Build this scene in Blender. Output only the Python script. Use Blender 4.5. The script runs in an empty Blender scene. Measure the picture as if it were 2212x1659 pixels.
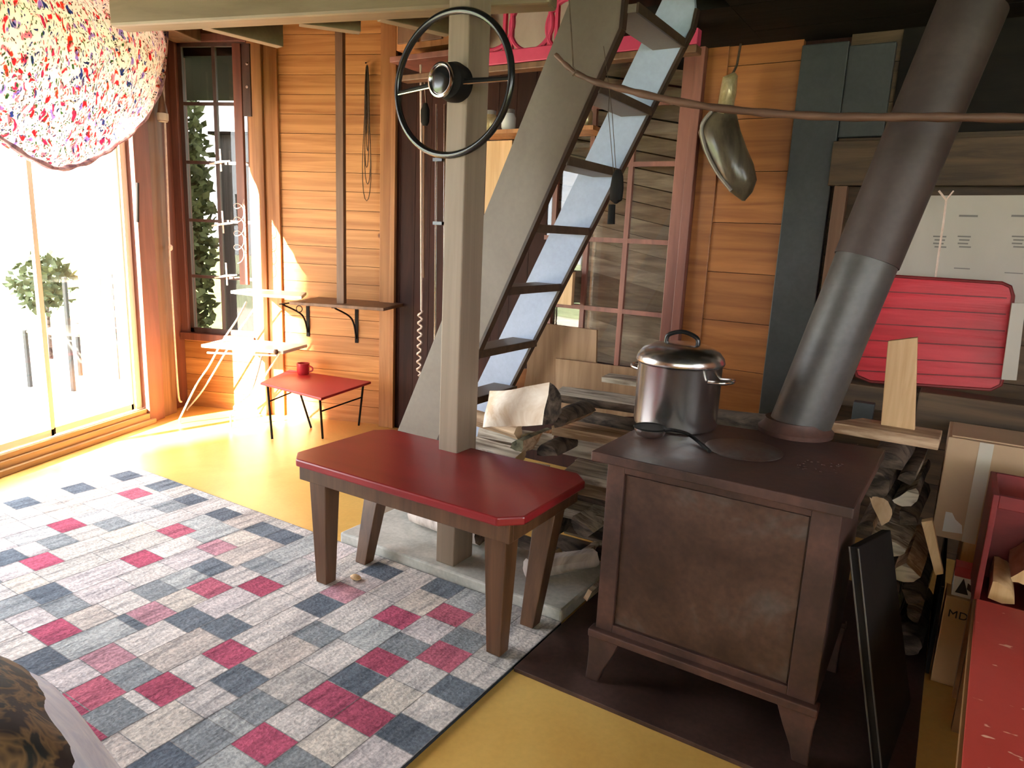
import bpy, bmesh, math, random
from mathutils import Vector, Matrix, noise as mnoise
random.seed(7)
C = bpy.context.scene.collection
PI = math.pi

# ------------------------------------------------------------------ camera
F, CX, CY, HC = 1522.0, 1106.0, 829.5, 1.3
_D = Vector((-.045, 1, 319.5 / F)).normalized()
_A = Vector((1437 - CX, 524.9 - CY, F)); _A = (_A - _A.dot(_D) * _D).normalized()
_B = _D.cross(_A)
if _B.x < 0: _B = -_B
MW = Matrix((_B, _A, -_D))                      # world <- (right, down, forward)
cam = bpy.data.cameras.new('camera'); co = bpy.data.objects.new('camera', cam); C.objects.link(co)
cam.sensor_fit = 'HORIZONTAL'; cam.sensor_width = 36.0; cam.lens = 36.0 * F / 2212.0
cam.clip_start = .02
rt, dn, fw = MW @ Vector((1, 0, 0)), MW @ Vector((0, 1, 0)), MW @ Vector((0, 0, 1))
rot = Matrix((rt, -dn, -fw)).transposed()
co.matrix_world = Matrix.Translation((0, 0, HC)) @ rot.to_4x4()
bpy.context.scene.camera = co

# ------------------------------------------------------------------ light
sc = bpy.context.scene
vs = sc.view_settings
vs.view_transform = 'Standard'; vs.look = 'None'; vs.gamma = 1.0; vs.use_curve_mapping = False
vs.exposure = 0.55
world = bpy.data.worlds.new('sky'); sc.world = world; world.use_nodes = True
bg = world.node_tree.nodes['Background']
bg.inputs[0].default_value = (.93, .96, 1.0, 1); bg.inputs[1].default_value = 9.5
SUN_DIR = Vector((.50, .87, -.40)).normalized()
sl = bpy.data.lights.new('sun', 'SUN'); sl.energy = 100; sl.angle = math.radians(.6); sl.color = (1.0, .90, .72)
so = bpy.data.objects.new('sun', sl); C.objects.link(so)
so.rotation_euler = SUN_DIR.to_track_quat('-Z', 'Y').to_euler()

# ------------------------------------------------------------------ frames
TH = math.radians(-20.3)                         # the stove, bench, rug and ladder stand turned by this angle
EX, EY = Vector((math.cos(TH), math.sin(TH), 0)), Vector((-math.sin(TH), math.cos(TH), 0))
O = Vector((0, 0, HC))
def ray(x, y): return MW @ Vector((x - CX, y - CY, F))
def toR(p): return Vector((p.dot(EX), p.dot(EY), p.z))
def W(r, s, z): return EX * r + EY * s + Vector((0, 0, z))
def fl(x, y, z=0.):                              # points of the place, in world (H) coordinates
    v = ray(x, y); return O + v * ((z - HC) / v.z)
def aY(x, y, Y): v = ray(x, y); return O + v * (Y / v.y)
def aX(x, y, X): v = ray(x, y); return O + v * (X / v.x)
def Rf(x, y, z=0.): return toR(fl(x, y, z))      # the same in turned (R) coordinates
def aS(x, y, s): v = ray(x, y); return toR(O + v * (s / v.dot(EY)))
def aR(x, y, r): v = ray(x, y); return toR(O + v * (r / v.dot(EX)))
BASE = {}

# ------------------------------------------------------------------ materials
MATS = {}
def principled(name, col=(.5, .5, .5), rough=.6, metal=0., spec=.5):
    m = bpy.data.materials.new(name); m.use_nodes = True
    b = m.node_tree.nodes['Principled BSDF']
    b.inputs['Base Color'].default_value = (*col, 1); b.inputs['Roughness'].default_value = rough
    b.inputs['Metallic'].default_value = metal
    b.inputs['Specular IOR Level'].default_value = spec
    MATS[name] = m
    return m
def N(m, t, **k):
    n = m.node_tree.nodes.new(t)
    for a, v in k.items(): setattr(n, a, v)
    return n
def L(m, a, b): m.node_tree.links.new(a, b)
def ramp(m, fac, stops):
    r = N(m, 'ShaderNodeValToRGB'); e = r.color_ramp.elements
    while len(e) > 1: e.remove(e[-1])
    e[0].position, e[0].color = stops[0][0], (*stops[0][1], 1)
    for p, c in stops[1:]:
        q = e.new(p); q.color = (*c, 1)
    L(m, fac, r.inputs[0]); return r
def coords(m, scale):
    tc = N(m, 'ShaderNodeTexCoord'); mp = N(m, 'ShaderNodeMapping'); mp.inputs['Scale'].default_value = scale
    L(m, tc.outputs['Object'], mp.inputs['Vector']); return tc, mp
def mixmul(m, a, b, fac=1., mode='MULTIPLY'):
    x = N(m, 'ShaderNodeMix', data_type='RGBA', blend_type=mode); x.inputs[0].default_value = fac
    L(m, a, x.inputs[6]); L(m, b, x.inputs[7]); return x.outputs[2]
def surf(name, c1, c2, scale=(6, 6, 6), rough=.6, metal=0., detail=5, bump=.15, island=.0, c3=None, lo=.35, hi=.65, spec=.5, fine=0., rough2=None):
    """noise between two (three) colours; scale stretches the grain; island = brightness change from board to board"""
    m = principled(name, c1, rough, metal, spec)
    b = m.node_tree.nodes['Principled BSDF']
    tc, mp = coords(m, scale)
    n = N(m, 'ShaderNodeTexNoise'); n.inputs['Scale'].default_value = 1.; n.inputs['Detail'].default_value = detail
    n.inputs['Roughness'].default_value = .6; n.inputs['Distortion'].default_value = .6
    if island:
        g = N(m, 'ShaderNodeNewGeometry'); ad = N(m, 'ShaderNodeVectorMath', operation='MULTIPLY_ADD')
        ad.inputs[1].default_value = (17, 31, 23)
        L(m, g.outputs['Random Per Island'], ad.inputs[0]); L(m, mp.outputs[0], ad.inputs[2]); L(m, ad.outputs[0], n.inputs['Vector'])
    else: L(m, mp.outputs[0], n.inputs['Vector'])
    st = [(lo, c1), (hi, c2)] if c3 is None else [(lo, c1), ((lo + hi) / 2, c2), (hi, c3)]
    r = ramp(m, n.outputs['Fac'], st); out = r.outputs[0]
    if fine:
        n2 = N(m, 'ShaderNodeTexNoise'); n2.inputs['Scale'].default_value = 60; n2.inputs['Detail'].default_value = 3
        L(m, tc.outputs['Object'], n2.inputs['Vector'])
        r2 = ramp(m, n2.outputs['Fac'], [(.3, (1 - fine,) * 3), (.7, (1, 1, 1))]); out = mixmul(m, out, r2.outputs[0])
    if island:
        r3 = ramp(m, g.outputs['Random Per Island'], [(0, (1 - island, 1 - island * 1.15, 1 - island * 1.3)), (1, (1, 1, 1))])
        out = mixmul(m, out, r3.outputs[0])
    L(m, out, b.inputs['Base Color'])
    if rough2 is not None:
        mr = N(m, 'ShaderNodeMapRange'); mr.inputs['To Min'].default_value = rough; mr.inputs['To Max'].default_value = rough2
        mr.inputs['From Min'].default_value = lo; mr.inputs['From Max'].default_value = hi
        L(m, n.outputs['Fac'], mr.inputs['Value']); L(m, mr.outputs[0], b.inputs['Roughness'])
    if bump:
        bp = N(m, 'ShaderNodeBump'); bp.inputs['Strength'].default_value = bump; bp.inputs['Distance'].default_value = .01
        L(m, n.outputs['Fac'], bp.inputs['Height']); L(m, bp.outputs[0], b.inputs['Normal'])
    return m
def knots(m, col, scale=2.2, size=.06):
    b = m.node_tree.nodes['Principled BSDF']; src = b.inputs['Base Color'].links[0].from_socket
    tc = N(m, 'ShaderNodeTexCoord'); v = N(m, 'ShaderNodeTexVoronoi'); v.inputs['Scale'].default_value = scale
    L(m, tc.outputs['Object'], v.inputs['Vector'])
    r = ramp(m, v.outputs['Distance'], [(size * .5, (1, 1, 1)), (size, (0, 0, 0))])
    x = N(m, 'ShaderNodeMix', data_type='RGBA'); L(m, r.outputs[0], x.inputs[0]); L(m, src, x.inputs[6]); x.inputs[7].default_value = (*col, 1)
    L(m, x.outputs[2], b.inputs['Base Color'])

surf('pine', (.40, .155, .042), (.62, .29, .095), (1.1, 1.1, 26), .5, bump=.06, island=.22, spec=.35); knots(MATS['pine'], (.10, .03, .012), 3.1, .07)
surf('pine_vertical', (.36, .135, .04), (.56, .25, .085), (22, 22, .9), .5, bump=.06, island=.2); knots(MATS['pine_vertical'], (.10, .03, .012), 2.3, .05)
surf('pine_amber', (.26, .085, .02), (.45, .17, .045), (1.2, 1.2, 18), .45, bump=.06, island=.25); knots(MATS['pine_amber'], (.12, .03, .01), 2.3, .06)
surf('brown_frame', (.115, .035, .022), (.20, .065, .040), (16, 16, 1.2), .5, bump=.08)
surf('brown_muntin', (.10, .038, .028), (.17, .062, .045), (14, 14, 1.5), .5, bump=.08)
surf('dark_frame', (.05, .024, .018), (.09, .042, .032), (14, 14, 1.5), .5, bump=.08)
surf('red_frame', (.16, .055, .04), (.26, .095, .065), (14, 14, 1.2), .5, bump=.08)
surf('dark_red_board', (.020, .006, .004), (.045, .013, .008), (14, 14, 1.2), .7, spec=.2, bump=.1, island=.3)
surf('oak_post', (.125, .058, .028), (.21, .105, .055), (20, 20, 1.3), .5, bump=.08)
surf('khaki_paint', (.165, .118, .068), (.21, .155, .095), (2, 20, 20), .5, bump=.05)
surf('khaki_post', (.205, .148, .102), (.26, .190, .135), (24, 24, 1), .5, bump=.08)
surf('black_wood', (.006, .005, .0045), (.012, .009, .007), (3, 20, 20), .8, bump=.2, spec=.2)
surf('yellow_floor', (.60, .345, .085), (.70, .45, .13), (2, 2, 2), .32, bump=.03, fine=.08, spec=.5)
surf('concrete', (.40, .39, .35), (.56, .54, .49), (7, 7, 7), .75, bump=.2, fine=.2)
surf('sill_wood', (.36, .20, .085), (.52, .30, .13), (20, 1.5, 20), .45, bump=.05)
surf('bench_red', (.20, .011, .014), (.26, .017, .020), (2, 5, 5), .28, bump=.0, detail=2, spec=.5)
surf('bench_wood', (.060, .026, .011), (.125, .058, .026), (22, 22, 1.8), .42, bump=.08)
surf('iron_brown', (.034, .017, .013), (.070, .032, .025), (4, 4, 4), .5, metal=.1, bump=.12, c3=(.105, .045, .032), fine=.25, rough2=.6)
surf('iron_panel', (.042, .019, .014), (.080, .040, .028), (2.2, 2.2, 2.6), .46, metal=.1, bump=.15, c3=(.115, .118, .112), fine=.3, lo=.36, hi=.62, rough2=.5)
surf('pipe_grey', (.066, .062, .058), (.105, .098, .092), (2, 2, 5), .45, metal=.3, bump=.05, fine=.15)
surf('pipe_brown', (.045, .030, .027), (.075, .052, .046), (2, 2, 5), .55, metal=.2, bump=.06, fine=.15)
surf('hearth_metal', (.045, .023, .019), (.10, .052, .043), (4, 4, 4), .42, metal=.2, bump=.1, fine=.3, rough2=.6)
surf('black_metal', (.006, .005, .005), (.011, .009, .008), (8, 8, 8), .7, metal=.0, bump=.05, spec=.15)
surf('black_plastic', (.006, .006, .006), (.012, .012, .012), (8, 8, 8), .22, bump=.0)
principled('chrome', (.62, .60, .57), .18, 1.)
principled('steel', (.72, .70, .68), .24, 1.)
principled('white_metal', (.62, .60, .57), .4, .0)
principled('white_paint', (.78, .72, .60), .45)
surf('stair_beige_shaded', (.150, .116, .090), (.19, .152, .122), (2, 2, 2), .5, bump=.03, fine=.08)  # stair paint with the shade on the near board put into its colour
surf('stair_blue_skylit', (.29, .345, .47), (.36, .415, .55), (2, 2, 2), .5, bump=.03, fine=.08)  # same stair paint; skylight on the far board is put into the colour
surf('stair_edge', (.022, .011, .007), (.045, .022, .013), (12, 12, 12), .5, bump=.05)
surf('tread', (.035, .019, .012), (.075, .045, .028), (4, 18, 18), .5, bump=.05)
surf('pink_paint', (.52, .035, .10), (.64, .06, .15), (5, 5, 5), .5, bump=.02)
surf('pale_board', (.45, .37, .30), (.55, .47, .39), (4, 4, 4), .7, bump=.02)
surf('grey_board', (.036, .040, .039), (.055, .060, .058), (3, 3, 3), .5, bump=.05, fine=.2)
surf('old_beam', (.055, .033, .018), (.135, .083, .045), (2.2, 14, 22), .75, bump=.35, island=.3)
surf('lath', (.20, .135, .095), (.40, .30, .21), (3, 3, 26), .8, bump=.3, island=.4)  # streak colours imitate logs reflected in the window glass
surf('tray_red', (.40, .010, .018), (.55, .022, .035), (2, 8, 26), .4, bump=.35, spec=.4)
surf('white_sheet', (.40, .36, .30), (.47, .42, .36), (2, 2, 2), .7, bump=.02)
principled('print_grey', (.17, .155, .14), .7)
surf('new_pine', (.55, .33, .15), (.70, .47, .25), (26, 26, 1.6), .6, bump=.08)
surf('split_face', (.26, .145, .075), (.60, .42, .27), (3.0, 30, 30), .75, bump=.6, lo=.38, hi=.62)
surf('pale_cut', (.55, .38, .24), (.84, .75, .65), (5, 7, 7), .6, bump=.25, lo=.38, hi=.6)
surf('grey_face', (.17, .125, .09), (.62, .54, .44), (3.0, 34, 34), .85, bump=.7, lo=.36, hi=.58)
surf('cut_face', (.42, .25, .13), (.66, .46, .30), (9, 5, 5), .75, bump=.15)
surf('bark', (.018, .011, .008), (.16, .115, .085), (6, 22, 22), .95, bump=1., lo=.38, hi=.62)
surf('birch_bark', (.32, .25, .215), (.66, .58, .53), (18, 5, 5), .8, bump=.4, lo=.3, hi=.55)
surf('mossy_bark', (.03, .03, .014), (.20, .18, .11), (9, 11, 11), .95, bump=1., lo=.4, hi=.62)
surf('cardboard', (.50, .335, .205), (.58, .40, .255), (1.5, 1.5, 1.5), .75, bump=.02)
surf('plywood', (.30, .165, .085), (.44, .27, .15), (18, 18, 1.2), .65, bump=.06)
surf('mdf', (.55, .33, .145), (.62, .38, .17), (2, 2, 2), .7, bump=.02)
principled('tape', (.62, .56, .47), .25)
principled('white_label', (.75, .74, .72), .6)
principled('ink', (.012, .010, .010), .6)
principled('bright_red', (.42, .02, .03), .45)
surf('crate_red', (.11, .005, .005), (.20, .014, .014), (6, 6, 6), .5, bump=.1)
surf('table_red', (.43, .045, .032), (.50, .062, .048), (3, 3, 3), .38, bump=.05)
_m = MATS['table_red']; _b = _m.node_tree.nodes['Principled BSDF']; _s = _b.inputs['Base Color'].links[0].from_socket
_tc, _mp = coords(_m, (22, 48, 22)); _v = N(_m, 'ShaderNodeTexNoise'); _v.inputs['Scale'].default_value = 1; _v.inputs['Detail'].default_value = 2
L(_m, _mp.outputs[0], _v.inputs['Vector']); _r = ramp(_m, _v.outputs['Fac'], [(.665, (0, 0, 0)), (.69, (1, 1, 1))])
_x = N(_m, 'ShaderNodeMix', data_type='RGBA'); L(_m, _r.outputs[0], _x.inputs[0]); L(_m, _s, _x.inputs[6]); _x.inputs[7].default_value = (.75, .38, .27, 1); L(_m, _x.outputs[2], _b.inputs['Base Color'])
surf('table_edge', (.16, .07, .02), (.25, .12, .04), (10, 2, 10), .6, bump=.05)
surf('cord_white', (.62, .46, .38), (.74, .58, .50), (40, 40, 40), .8, bump=.1)
surf('rope_dark', (.05, .03, .018), (.10, .065, .04), (40, 40, 40), .9, bump=.3)
surf('stick', (.060, .026, .014), (.13, .062, .036), (3, 18, 18), .6, bump=.3)
surf('smoky', (.045, .032, .02), (.11, .085, .055), (9, 9, 4), .28, bump=.3, spec=.6, c3=(.06, .045, .03))
surf('smoky_light', (.20, .17, .145), (.28, .24, .21), (9, 9, 4), .35, bump=.2)
surf('brass', (.45, .34, .16), (.68, .55, .33), (20, 20, 20), .3, metal=.5, bump=.3)
surf('hedge', (.035, .05, .02), (.10, .13, .05), (9, 9, 9), .7, bump=.1)
surf('siding', (.065, .066, .078), (.12, .12, .135), (26, 26, .6), .6, bump=.2)
surf('deck', (.50, .44, .38), (.66, .60, .52), (2, 14, 2), .7, bump=.1, island=.15)
surf('grass', (.10, .16, .04), (.22, .30, .09), (4, 4, 4), .9, bump=.1)
surf('camo', (.022, .012, .010), (.19, .105, .04), (15, 15, 15), .85, bump=.25, c3=(.014, .014, .012), lo=.44, hi=.58, detail=3)
surf('fringe', (.60, .60, .72), (.86, .84, .88), (8, 40, 8), .85, bump=.4)
def glass(name, tint=(1, 1, 1), refl=.08):
    m = bpy.data.materials.new(name); m.use_nodes = True; MATS[name] = m; nt = m.node_tree
    nt.nodes.remove(nt.nodes['Principled BSDF']); out = nt.nodes['Material Output']
    t = N(m, 'ShaderNodeBsdfTransparent'); t.inputs[0].default_value = (*tint, 1)
    g = N(m, 'ShaderNodeBsdfGlossy'); g.inputs['Roughness'].default_value = .02
    x = N(m, 'ShaderNodeMixShader'); f = N(m, 'ShaderNodeLayerWeight'); f.inputs[0].default_value = .5
    pw = N(m, 'ShaderNodeMath', operation='POWER'); pw.inputs[1].default_value = 5; L(m, f.outputs['Facing'], pw.inputs[0])
    ma = N(m, 'ShaderNodeMath', operation='MULTIPLY_ADD'); ma.inputs[1].default_value = .6; ma.inputs[2].default_value = refl * .5; L(m, pw.outputs[0], ma.inputs[0])
    L(m, ma.outputs[0], x.inputs[0]); L(m, t.outputs[0], x.inputs[1]); L(m, g.outputs[0], x.inputs[2]); L(m, x.outputs[0], out.inputs[0])
glass('clear_glass', (.97, .98, .98)); glass('dull_glass', (.62, .60, .56))
# the flowered cloth: daylight comes through it
def cloth():
    m = bpy.data.materials.new('flowered_cloth'); m.use_nodes = True; MATS['flowered_cloth'] = m; nt = m.node_tree
    b = nt.nodes['Principled BSDF']; out = nt.nodes['Material Output']; b.inputs['Roughness'].default_value = .9
    tc, mp = coords(m, (1.0, 1.35, .72)); mp.inputs['Rotation'].default_value = (math.radians(38), 0, 0)
    wn = N(m, 'ShaderNodeTexNoise'); wn.inputs['Scale'].default_value = 20; L(m, mp.outputs[0], wn.inputs['Vector'])
    wa = N(m, 'ShaderNodeVectorMath', operation='MULTIPLY_ADD'); wa.inputs[1].default_value = (.10, .10, .10)
    L(m, wn.outputs['Color'], wa.inputs[0]); L(m, mp.outputs[0], wa.inputs[2])
    base = None; sofar = None
    for sc_, size, cols in ((24, .30, [(0, (.70, .08, .10)), (.3, (.62, .10, .20)), (.45, (.82, .32, .36)), (.62, (.10, .14, .34)), (.75, (.45, .32, .60)), (.9, (.70, .14, .08))]),
                            (62, .30, [(0, (.10, .20, .08)), (.35, (.20, .16, .12)), (.6, (.06, .08, .20)), (.8, (.55, .20, .18))])):
        v = N(m, 'ShaderNodeTexVoronoi'); v.inputs['Scale'].default_value = sc_; L(m, wa.outputs[0], v.inputs['Vector'])
        sep = N(m, 'ShaderNodeSeparateColor'); L(m, v.outputs['Color'], sep.inputs[0])
        cr = ramp(m, sep.outputs[0], cols); cr.color_ramp.interpolation = 'CONSTANT'
        mk = ramp(m, v.outputs['Distance'], [(size, (1, 1, 1)), (size + .08, (0, 0, 0))])
        x = N(m, 'ShaderNodeMix', data_type='RGBA'); L(m, mk.outputs[0], x.inputs[0])
        if sofar is None: x.inputs[6].default_value = (.86, .74, .68, 1)
        else: L(m, sofar, x.inputs[6])
        L(m, cr.outputs[0], x.inputs[7]); sofar = x.outputs[2]
    L(m, sofar, b.inputs['Base Color'])
    t = N(m, 'ShaderNodeBsdfTranslucent'); L(m, sofar, t.inputs[0])
    x = N(m, 'ShaderNodeMixShader'); x.inputs[0].default_value = .78; L(m, b.outputs[0], x.inputs[1]); L(m, t.outputs[0], x.inputs[2]); L(m, x.outputs[0], out.inputs[0])
cloth()
surf('hem_cloth', (.22, .12, .17), (.62, .42, .46), (22, 22, 22), .9, bump=.1)
# the rug: tile colours come from the weave itself (a colour per tile), threads from noise along the strips
def rugmat():
    m = principled('rug_weave', (.5, .5, .5), .95, spec=.1); b = m.node_tree.nodes['Principled BSDF']
    at = N(m, 'ShaderNodeAttribute', attribute_name='tile')
    tc, mp = coords(m, (34, 4.5, 10)); n = N(m, 'ShaderNodeTexNoise'); n.inputs['Scale'].default_value = 1; n.inputs['Detail'].default_value = 5
    n.inputs['Roughness'].default_value = .7
    L(m, mp.outputs[0], n.inputs['Vector']); r = ramp(m, n.outputs['Fac'], [(.34, (.52, .53, .55)), (.48, (.88, .88, .88)), (.62, (1.12, 1.10, 1.08))])
    o = mixmul(m, at.outputs['Color'], r.outputs[0])
    n2 = N(m, 'ShaderNodeTexNoise'); n2.inputs['Scale'].default_value = 110; n2.inputs['Detail'].default_value = 2; L(m, tc.outputs['Object'], n2.inputs['Vector'])
    r2 = ramp(m, n2.outputs['Fac'], [(.35, (.70, .70, .71)), (.65, (1.08, 1.08, 1.08))]); o = mixmul(m, o, r2.outputs[0])
    L(m, o, b.inputs['Base Color'])
    bp = N(m, 'ShaderNodeBump'); bp.inputs['Strength'].default_value = .5; bp.inputs['Distance'].default_value = .006
    L(m, n2.outputs['Fac'], bp.inputs['Height']); L(m, bp.outputs[0], b.inputs['Normal'])
rugmat()

# ------------------------------------------------------------------ mesh helpers
class MB:
    def __init__(self): self.v, self.f, self.mi = [], [], []
    def add(self, vs_, fs, mi=0):
        k = len(self.v); self.v += [Vector(p) for p in vs_]
        for f in fs: self.f.append([k + i for i in f]); self.mi.append(mi)
        return self
    def box(self, a, b, mi=0):
        x0, x1 = sorted((a[0], b[0])); y0, y1 = sorted((a[1], b[1])); z0, z1 = sorted((a[2], b[2]))
        return self.add([(x0, y0, z0), (x1, y0, z0), (x1, y1, z0), (x0, y1, z0), (x0, y0, z1), (x1, y0, z1), (x1, y1, z1), (x0, y1, z1)],
                        [(0, 3, 2, 1), (4, 5, 6, 7), (0, 1, 5, 4), (1, 2, 6, 5), (2, 3, 7, 6), (3, 0, 4, 7)], mi)
    def prism(self, pts, d, mi=0):
        n = len(pts); d = Vector(d); p = [Vector(q) for q in pts]
        nn = Vector((0, 0, 0))
        for i in range(n): nn += p[i].cross(p[(i + 1) % n])
        if nn.dot(d) > 0: p.reverse()
        vs_ = p + [q + d for q in p]
        return self.add(vs_, [tuple(range(n)), tuple(reversed(range(n, 2 * n)))] + [((i + 1) % n, i, i + n, (i + 1) % n + n) for i in range(n)], mi)
    def bar(self, a, b, w, h, up=(0, 0, 1), mi=0):
        a, b = Vector(a), Vector(b); d = (b - a).normalized(); u = Vector(up); sd = d.cross(u)
        if sd.length < 1e-4: sd = d.cross(Vector((1, 0, 0)))
        sd.normalize(); u = sd.cross(d)
        q = [a + sd * x * w / 2 + u * y * h / 2 for x, y in ((-1, -1), (1, -1), (1, 1), (-1, 1))]
        return self.prism(q, b - a, mi)
    def tube(self, pts, r, n=10, mi=0, closed=False, cap=True):
        P = [Vector(p) for p in pts]; m = len(P); rr = r if isinstance(r, (list, tuple)) else [r] * m
        vs_, fs = [], []; ref = None
        for i, p in enumerate(P):
            if closed: d = P[(i + 1) % m] - P[i - 1]
            else: d = P[min(i + 1, m - 1)] - P[max(i - 1, 0)]
            d.normalize()
            if ref is None: ref = d.orthogonal().normalized()
            ref = (ref - d * ref.dot(d)).normalized(); c = d.cross(ref)
            vs_ += [p + (ref * math.cos(2 * PI * k / n) + c * math.sin(2 * PI * k / n)) * rr[i] for k in range(n)]
        for i in range(m if closed else m - 1):
            a, b = i * n, ((i + 1) % m) * n
            fs += [(a + k, a + (k + 1) % n, b + (k + 1) % n, b + k) for k in range(n)]
        if not closed and cap: fs += [tuple(reversed(range(n))), tuple(range((m - 1) * n, m * n))]
        return self.add(vs_, fs, mi)
    def lathe(self, c, prof, n=32, axis=(0, 0, 1), mi=0, sx=1., sy=1.):
        c = Vector(c); ax = Vector(axis).normalized(); u = ax.orthogonal().normalized() if abs(ax.z) < .99 else Vector((1, 0, 0)); w = ax.cross(u)
        vs_, fs = [], []
        for r, z in prof: vs_ += [c + ax * z + (u * math.cos(2 * PI * k / n) * sx + w * math.sin(2 * PI * k / n) * sy) * max(r, 1e-4) for k in range(n)]
        for i in range(len(prof) - 1):
            a, b = i * n, (i + 1) * n
            fs += [(a + k, a + (k + 1) % n, b + (k + 1) % n, b + k) for k in range(n)]
        fs += [tuple(reversed(range(n))), tuple(range((len(prof) - 1) * n, len(prof) * n))]
        return self.add(vs_, fs, mi)
    def build(self, name, mats, parent=None, frame='R', bevel=0., smooth=False, base=None):
        mats = [mats] if isinstance(mats, str) else mats
        if parent is not None: bs, frame = BASE[parent.name]
        else:
            if base is None:
                lo = [min(p[i] for p in self.v) for i in range(3)]; hi = [max(p[i] for p in self.v) for i in range(3)]
                base = ((lo[0] + hi[0]) / 2, (lo[1] + hi[1]) / 2, lo[2])
            bs = Vector(base)
        me = bpy.data.meshes.new(name); me.from_pydata([tuple(p - bs) for p in self.v], [], self.f)
        for q in mats: me.materials.append(MATS[q])
        for p, i in zip(me.polygons, self.mi): p.material_index = i; p.use_smooth = smooth
        bm = bmesh.new(); bm.from_mesh(me); bmesh.ops.recalc_face_normals(bm, faces=bm.faces); bm.to_mesh(me); bm.free()
        o = bpy.data.objects.new(name, me); C.objects.link(o)
        BASE[o.name] = (bs, frame)
        if parent is not None: o.parent = parent
        else:
            if frame == 'R': o.location = W(*bs); o.rotation_euler = (0, 0, TH)
            else: o.location = bs
        if bevel:
            md = o.modifiers.new('bevel', 'BEVEL'); md.width = bevel; md.segments = 2; md.limit_method = 'ANGLE'
        if smooth: me.set_sharp_from_angle(angle=.7)
        return o
def tag(o, label=None, cat=None, group=None, kind=None):
    if label: o['label'] = label
    if cat: o['category'] = cat
    if group: o['group'] = group
    if kind: o['kind'] = kind
    return o
def thing(name, base, label, cat, frame='R', group=None):
    o = bpy.data.objects.new(name, None); C.objects.link(o); o.empty_display_size = .1
    b = Vector(base); o.location = W(*b) if frame == 'R' else b
    if frame == 'R': o.rotation_euler = (0, 0, TH)
    BASE[o.name] = (b, frame); return tag(o, label, cat, group)
def struct(o, label=None): o['kind'] = 'structure'; return o
def V(*a): return Vector(a[0] if len(a) == 1 else a)
def smooth_path(pts, k=6):
    P = [Vector(p) for p in pts]; out = []
    for i in range(len(P) - 1):
        a, b, c, d = P[max(i - 1, 0)], P[i], P[i + 1], P[min(i + 2, len(P) - 1)]
        for j in range(k):
            t = j / k; out.append(.5 * ((2 * b) + (c - a) * t + (2 * a - 5 * b + 4 * c - d) * t * t + (3 * b - a - 3 * c + d) * t ** 3))
    return out + [P[-1]]

# ================================================================== THE ROOM
XW, YB, SB, ZC = -3.19, 4.38, 3.50, 2.70           # glass-door wall, window wall, far turned wall, ceiling
XL = -3.28
struct(MB().box((-3.30, -1.9, -.10), (2.5, 4.75, 0)).build('floor', 'yellow_floor', frame='H'))
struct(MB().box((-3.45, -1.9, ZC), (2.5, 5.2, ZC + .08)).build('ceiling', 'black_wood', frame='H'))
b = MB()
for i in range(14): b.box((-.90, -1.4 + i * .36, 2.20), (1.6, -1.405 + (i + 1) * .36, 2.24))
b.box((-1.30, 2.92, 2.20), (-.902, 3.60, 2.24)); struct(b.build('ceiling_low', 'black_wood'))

# glass-door wall
b = MB(); b.box((XL - .12, -1.9, 0), (XW, 1.0, ZC)); b.box((XL - .12, 1.0, 2.22), (XW, 3.88, ZC))
struct(b.build('wall_left', 'pine', frame='H'))
b = MB(); b.box((XL - .12, 3.88, 0), (XW, 4.02, 2.5)); struct(b.build('trim_1', 'red_frame', frame='H', bevel=.004))
b = MB(); b.box((XL - .12, 4.02, 0), (XW - .02, 4.17, 2.5)); struct(b.build('trim_2', 'oak_post', frame='H', bevel=.004))
b = MB(); b.box((XL - .12, 4.17, 0), (XL, YB + .15, ZC)); b.box((XL - .12, 3.88, 2.5), (XL, 4.17, ZC)); struct(b.build('wall_left', 'brown_frame', frame='H'))
b = MB(); b.box((XW - .10, 1.0, 0), (XW, 3.88, .065)); b.box((XW - .05, 1.0, .065), (XW - .02, 3.88, .095)); b.box((XW, .6, 0), (XW + .03, 3.90, .03))
struct(b.build('trim_3', 'sill_wood', frame='H', bevel=.003))
dr = struct(MB().box((XW - .10, 3.83, .095), (XW - .055, 3.88, 2.22)).box((XW - .10, 1.0, .095), (XW - .055, 1.05, 2.22)).box((XW - .10, 1.05, 2.16), (XW - .055, 3.83, 2.22)).build('door_1', 'white_paint', frame='H', bevel=.003))
ys = [3.83, 3.20, 2.35, 1.05]
for i in range(3):
    y1, y0 = ys[i], ys[i + 1]; x0 = XW - .095 + .012 * (i % 2)
    st = MB()
    for a, c in (((y0, .095), (y0 + .022, 2.16)), ((y1 - .022, .095), (y1, 2.16)), ((y0, .095), (y1, .135)), ((y0, 2.12), (y1, 2.16))):
        st.box((x0, a[0], a[1]), (x0 + .02, c[0], c[1]))
    fr = st.build('door_frame', 'white_paint', dr, bevel=.002)
    MB().box((x0 + .008, y0 + .022, .135), (x0 + .012, y1 - .022, 2.12)).build('pane', 'clear_glass', fr)
MB().tube([aX(297, 395, XW + .02), aX(297, 480, XW + .02)], .009).build('door_handle', 'black_metal', dr)

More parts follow.
